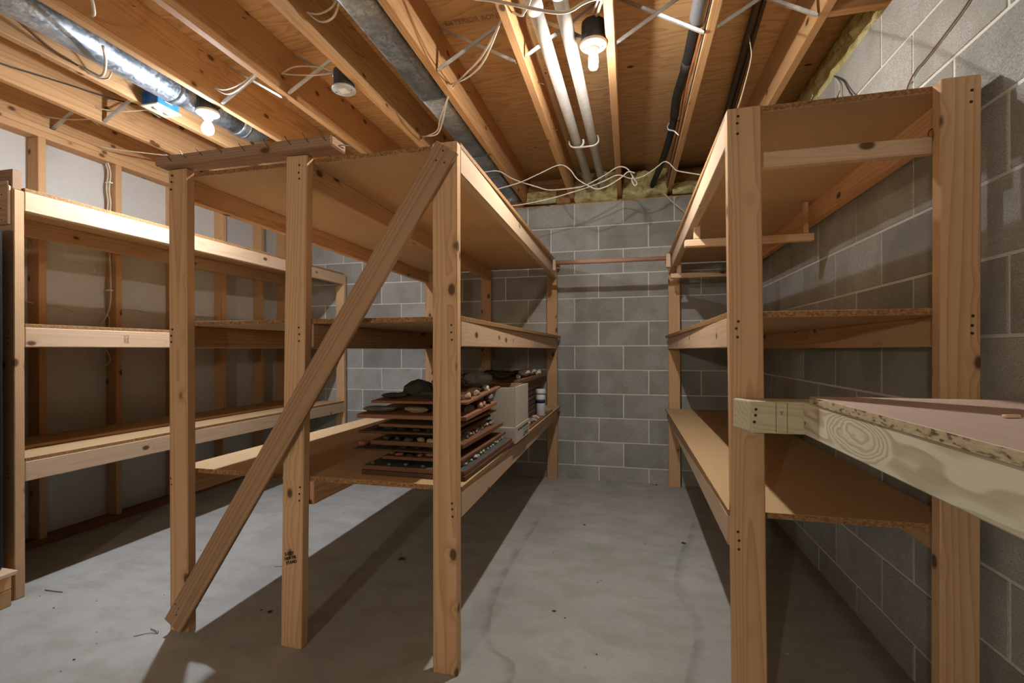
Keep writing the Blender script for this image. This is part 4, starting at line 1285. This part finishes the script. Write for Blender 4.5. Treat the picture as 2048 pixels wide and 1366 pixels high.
rock(-0.635, 2.105, 0.857, 0.045, 0.06, 0.050, 'stone_grey', 'speckled grey stone at the back end of the thick plank', None, 2, 0.8)
# stones on the top board
rock(-0.89, 1.90, 0.9105, 0.16, 0.10, 0.085, 'stone_dark', 'dark angular slab of stone standing up on the top board', None, 1, 0.3)
rock(-0.945, 1.785, 0.9050, 0.10, 0.05, 0.025, 'stone_dark', 'flat dark stone lying in front of the upright slab', None, 2, 0.2)
rock(-0.775, 1.80, 0.9060, 0.13, 0.08, 0.035, 'stone_dark', 'rounded dark stone on the top board beside the front post', None, 4, 0.1)
rock(-0.83, 2.08, 0.9185, 0.15, 0.11, 0.075, 'stone_dark', 'large dark stone at the back of the top board', None, 0, 0.4)
rock(-0.715, 2.19, 0.9225, 0.13, 0.10, 0.078, 'stone_grey', 'large rounded brown-grey stone on the back right of the top board', None, 2, 0.2)
rock(-0.650, 1.83, 0.9070, 0.06, 0.08, 0.040, 'stone_tan', 'cream stone nearest the front post on the top board', None, 3, 0.4)
rock(-0.655, 1.94, 0.9115, 0.055, 0.07, 0.036, 'stone_tan', 'cream triangular stone in the row on the top board', None, 5, 0.9)
rock(-0.675, 2.03, 0.9150, 0.05, 0.11, 0.022, 'stone_tan', 'long low tan stone on the top board', None, 2, 0.2)
rock(-0.645, 2.105, 0.9180, 0.04, 0.055, 0.032, 'stone_pale', 'pale thin stone standing near the back of the top board', None, 1, 0.5)

# second stack farther back
for i, (x0, x1, y0, y1, z, th, mat) in enumerate([
        (-1.00, -0.640, 2.70, 3.50, 0.6325, 0.024, 'tray_dark'), (-0.99, -0.645, 2.72, 3.46, 0.660, 0.030, 'tray_wood'),
        (-0.97, -0.652, 2.71, 3.44, 0.694, 0.028, 'slate_top'), (-0.99, -0.650, 2.73, 3.47, 0.726, 0.034, 'tray_dark'),
        (-0.98, -0.648, 2.72, 3.43, 0.764, 0.030, 'tray_wood'), (-1.00, -0.644, 2.73, 3.45, 0.798, 0.034, 'tray_dark'),
        (-0.97, -0.640, 2.71, 3.47, 0.836, 0.030, 'tray_wood'), (-1.02, -0.634, 2.70, 3.50, 0.870, 0.032, 'tray_dark'),
        (-1.04, -0.622, 2.68, 3.56, 0.906, 0.022, 'tray_wood')]):
    b = board('specimen_board', ((x0 + x1) / 2, y0, z + th / 2), ((x0 + x1) / 2 + random.uniform(-.008, .008), y1, z + th / 2), x1 - x0, th, mat, None, bev=0.0015)
    nth = ('bottom', 'second', 'third', 'fourth', 'fifth', 'sixth', 'seventh', 'eighth', 'top')[i]
    tag(b, nth + ' board counted from the shelf in the stack behind the white carton', 'board', 'boards of the rear stack')
rock(-0.665, 3.01, 0.9285, 0.075, 0.17, 0.052, 'stone_pale', 'pale bag-shaped stone at the lit front corner of the rear stack', None, 2, 0.3)
rock(-0.665, 3.22, 0.9285, 0.07, 0.17, 0.050, 'stone_pale', 'pale stone behind the bag-shaped one on the rear stack', None, 4, -0.2)
rock(-0.650, 3.42, 0.9285, 0.06, 0.13, 0.048, 'stone_pale', 'speckled pale stone at the far end of the rear stack', None, 5, 0.2)
rock(-0.655, 2.80, 0.9285, 0.03, 0.04, 0.030, 'stone_pale', 'small grey-white pebble left of the bag-shaped stone on the rear stack', None, 0, 0.2)
for k, (x, y, s) in enumerate(((-0.76, 2.80, .11), (-0.87, 2.87, .12), (-0.97, 2.80, .10), (-0.80, 3.06, .14), (-0.94, 3.18, .14), (-0.78, 3.32, .12))):
    rock(x, y, 0.9285, s, s * .8, s * .36, 'stone_dark', 'dark lumpy stone in shadow on top of the rear stack', 'dark stones on the rear stack', rz=.3 * k)
side = tag(board('specimen_board', (-0.606, 2.68, 0.6375), (-0.606, 3.62, 0.6375), 0.066, 0.011, 'tray_wood', None, bev=0.001),
           'narrow board carrying stone chips on the shelf edge beside the carton', 'board')
for k, y in enumerate((2.74, 2.81, 2.90, 2.99, 3.08, 3.42, 3.52)):
    rock(-0.602, y, 0.6435, 0.045, 0.055, 0.032, ('stone_tan', 'stone_pale', 'stone_grey')[k % 3], 'stone chip on the narrow board between carton and bottle', 'stone chips on the narrow board')

# white carton, open at the top
ct = thing('carton', (-0.665, 2.42, 0.633), 'open white cardboard carton printed upside down, on the edge of the low shelf', 'carton')
CX0, CX1, CY0, CY1, CZ0, CZ1 = -0.80, -0.556, 2.315, 2.625, 0.633, 0.918
for nm, lo_, hi_ in (('side_panel', (CX1 - .005, CY0, CZ0), (CX1, CY1, CZ1)), ('side_panel', (CX0, CY0, CZ0), (CX0 + .005, CY1, CZ1)),
                     ('end_panel', (CX0 + .006, CY0, CZ0), (CX1 - .006, CY0 + .005, CZ1 - 0.003)), ('end_panel', (CX0 + .006, CY1 - .005, CZ0), (CX1 - .006, CY1, CZ1 - 0.003))):
    box(nm, lo_, hi_, 'carton', ct, bev=0.001)
box('bottom_panel', (CX0 + .006, CY0 + .006, CZ0), (CX1 - .006, CY1 - .006, CZ0 + .004), 'carton_inside', ct, bev=0)
box('inner_lining', (CX0 + .006, CY0 + .007, CZ0 + .005), (CX0 + .009, CY1 - .007, CZ1 - .004), 'carton_inside', ct, bev=0)
box('inner_lining', (CX0 + .010, CY1 - .009, CZ0 + .005), (CX1 - .006, CY1 - .006, CZ1 - .004), 'carton_inside', ct, bev=0)
box('lower_sleeve', (CX1 + .0002, CY0 - .006, CZ0), (CX1 + .004, CY1 + .008, CZ0 + .085), 'carton', ct, bev=0.001)
box('lower_sleeve', (CX0, CY0 - .006, CZ0), (CX1, CY0 - .0005, CZ0 + .080), 'carton', ct, bev=0.001)
FX = CX1 + 0.0043
text_mesh('print', 'QUALITY', 0.030, 'ink_black', frame((FX, 2.535, CZ0 + .022), (0, -1, 0), (1, 0, 0)), ct, 0.0006, 0.95)
box('print_bar', (FX - .0005, 2.475, CZ0 + .040), (FX + .0002, 2.60, CZ0 + .048), 'ink_green', ct, bev=0)
text_mesh('print', 'FINE PRECISION BODY WITH ZONE', 0.0155, 'ink_black', frame((FX, 2.475, CZ0 + .064), (0, -1, 0), (1, 0, 0)), ct, 0.0006, 0.98)

bo = thing('bottle', (-0.603, 3.27, 0.6435), 'white plastic bottle with a navy label band at the back of the low shelf', 'bottle')
lathe('bottle_body', [(0, 0), (0.029, 0), (0.032, 0.004), (0.032, 0.13), (0.031, 0.142), (0.026, 0.152), (0.026, 0.158), (0, 0.158)], 'bottle_white', T(-0.603, 3.27, 0.6435), bo, 20)
lathe('bottle_cap', [(0, 0.156), (0.033, 0.156), (0.034, 0.160), (0.034, 0.182), (0.031, 0.187), (0, 0.188)], 'bottle_white', T(-0.603, 3.27, 0.6435), bo, 20)
lathe('label_band', [(0.0323, 0.090), (0.0326, 0.090), (0.0326, 0.116), (0.0323, 0.116)], 'ink_navy', T(-0.603, 3.27, 0.6435), bo, 20)

# ------------------------------------------------------------------ litter on the floor
def twig(pts, r, mat, label):
    tag(tube('twig', pts, r, mat, seg=5), label, 'litter')


twig([(-2.62, 1.60, 0.003), (-2.57, 1.60, 0.004), (-2.52, 1.605, 0.003)], 0.0018, 'debris_dark', 'dark straight twig on the floor near the left shelving post')
twig([(-1.86, 1.42, 0.003), (-1.82, 1.45, 0.004), (-1.79, 1.455, 0.003), (-1.80, 1.47, 0.003)], 0.0012, 'debris_dark', 'thin bent twig on the floor left of the braced post')
twig([(-1.845, 1.475, 0.003), (-1.815, 1.468, 0.005), (-1.80, 1.462, 0.003)], 0.0014, 'debris_dark', 'short dark twig just behind the bent twig by the braced post')
twig([(-1.76, 2.05, 0.003), (-1.72, 2.06, 0.003), (-1.66, 2.06, 0.003)], 0.001, 'debris_dark', 'fine dark straw on the lit floor under the island shelving')
def scrap_leaf(x, y, s, mat, label, name='leaf_scrap'):
    bm = bmesh.new()
    n = 9
    c = bm.verts.new((0, 0, s * .25))
    ring = [bm.verts.new((s * random.uniform(.6, 1.1) * math.cos(2 * PI * k / n), s * random.uniform(.5, .9) * math.sin(2 * PI * k / n), random.uniform(0.0, s * .35))) for k in range(n)]
    base = bm.verts.new((0, 0, 0))
    for k in range(n):
        bm.faces.new((c, ring[k], ring[(k + 1) % n]))
        bm.faces.new((base, ring[(k + 1) % n], ring[k]))
    tag(from_bm(name, bm, mat, T(x, y, 0.001)), label, 'litter')


scrap_leaf(-1.165, 2.28, 0.022, 'leaf_brown', 'crumpled brown leaf in the shadow under the island shelving')
scrap_leaf(-1.20, 2.34, 0.008, 'leaf_brown', 'tiny leaf crumb behind the crumpled brown leaf')
scrap_leaf(-1.475, 1.69, 0.013, 'debris_dark', 'dark pellet at the edge of the lit floor behind the braced post', 'debris_crumb')
scrap_leaf(-1.52, 1.695, 0.006, 'debris_dark', 'small dark crumb left of the pellet behind the braced post', 'debris_crumb')
scrap_leaf(-1.93, 1.265, 0.006, 'debris_dark', 'black crumb on the bright floor at the lower left', 'debris_crumb')
scrap_leaf(-0.31, 1.98, 0.010, 'debris_dark', 'dark crumb in the middle of the centre aisle floor', 'debris_crumb')
scrap_leaf(-0.275, 3.0, 0.010, 'debris_dark', 'dark crumb on the aisle floor towards the back wall', 'debris_crumb')
scrap_leaf(0.30, 2.85, 0.016, 'debris_dark', 'flat dark scrap beside the right shelving on the aisle floor', 'debris_crumb')
scrap_leaf(0.555, 1.90, 0.007, 'paper_label', 'tiny white crumb on the floor under the right shelving', 'debris_crumb')
for k in range(26):
    x, y = random.uniform(-0.45, 0.25), random.uniform(1.7, 3.9)
    scrap_leaf(x, y, random.uniform(0.0025, 0.005), 'debris_dark', 'speck of dirt scattered on the centre aisle floor', 'dirt_speck')
    bpy.context.scene.collection.objects[-1]['group'] = 'dirt specks on the aisle floor'
for k in range(22):
    x, y = random.uniform(-2.6, -1.75), random.uniform(1.15, 3.0)
    scrap_leaf(x, y, random.uniform(0.003, 0.006), 'debris_dark', 'speck of dirt scattered on the left aisle floor', 'dirt_speck')
    bpy.context.scene.collection.objects[-1]['group'] = 'dirt specks on the left aisle floor'
for k in range(9):
    x = random.uniform(-0.5, 0.25)
    scrap_leaf(x, YB - random.uniform(0.01, 0.05), random.uniform(0.006, 0.011), 'debris_dark', 'crumb of dirt swept against the foot of the back wall', 'dirt_speck')
    bpy.context.scene.collection.objects[-1]['group'] = 'crumbs along the back wall'
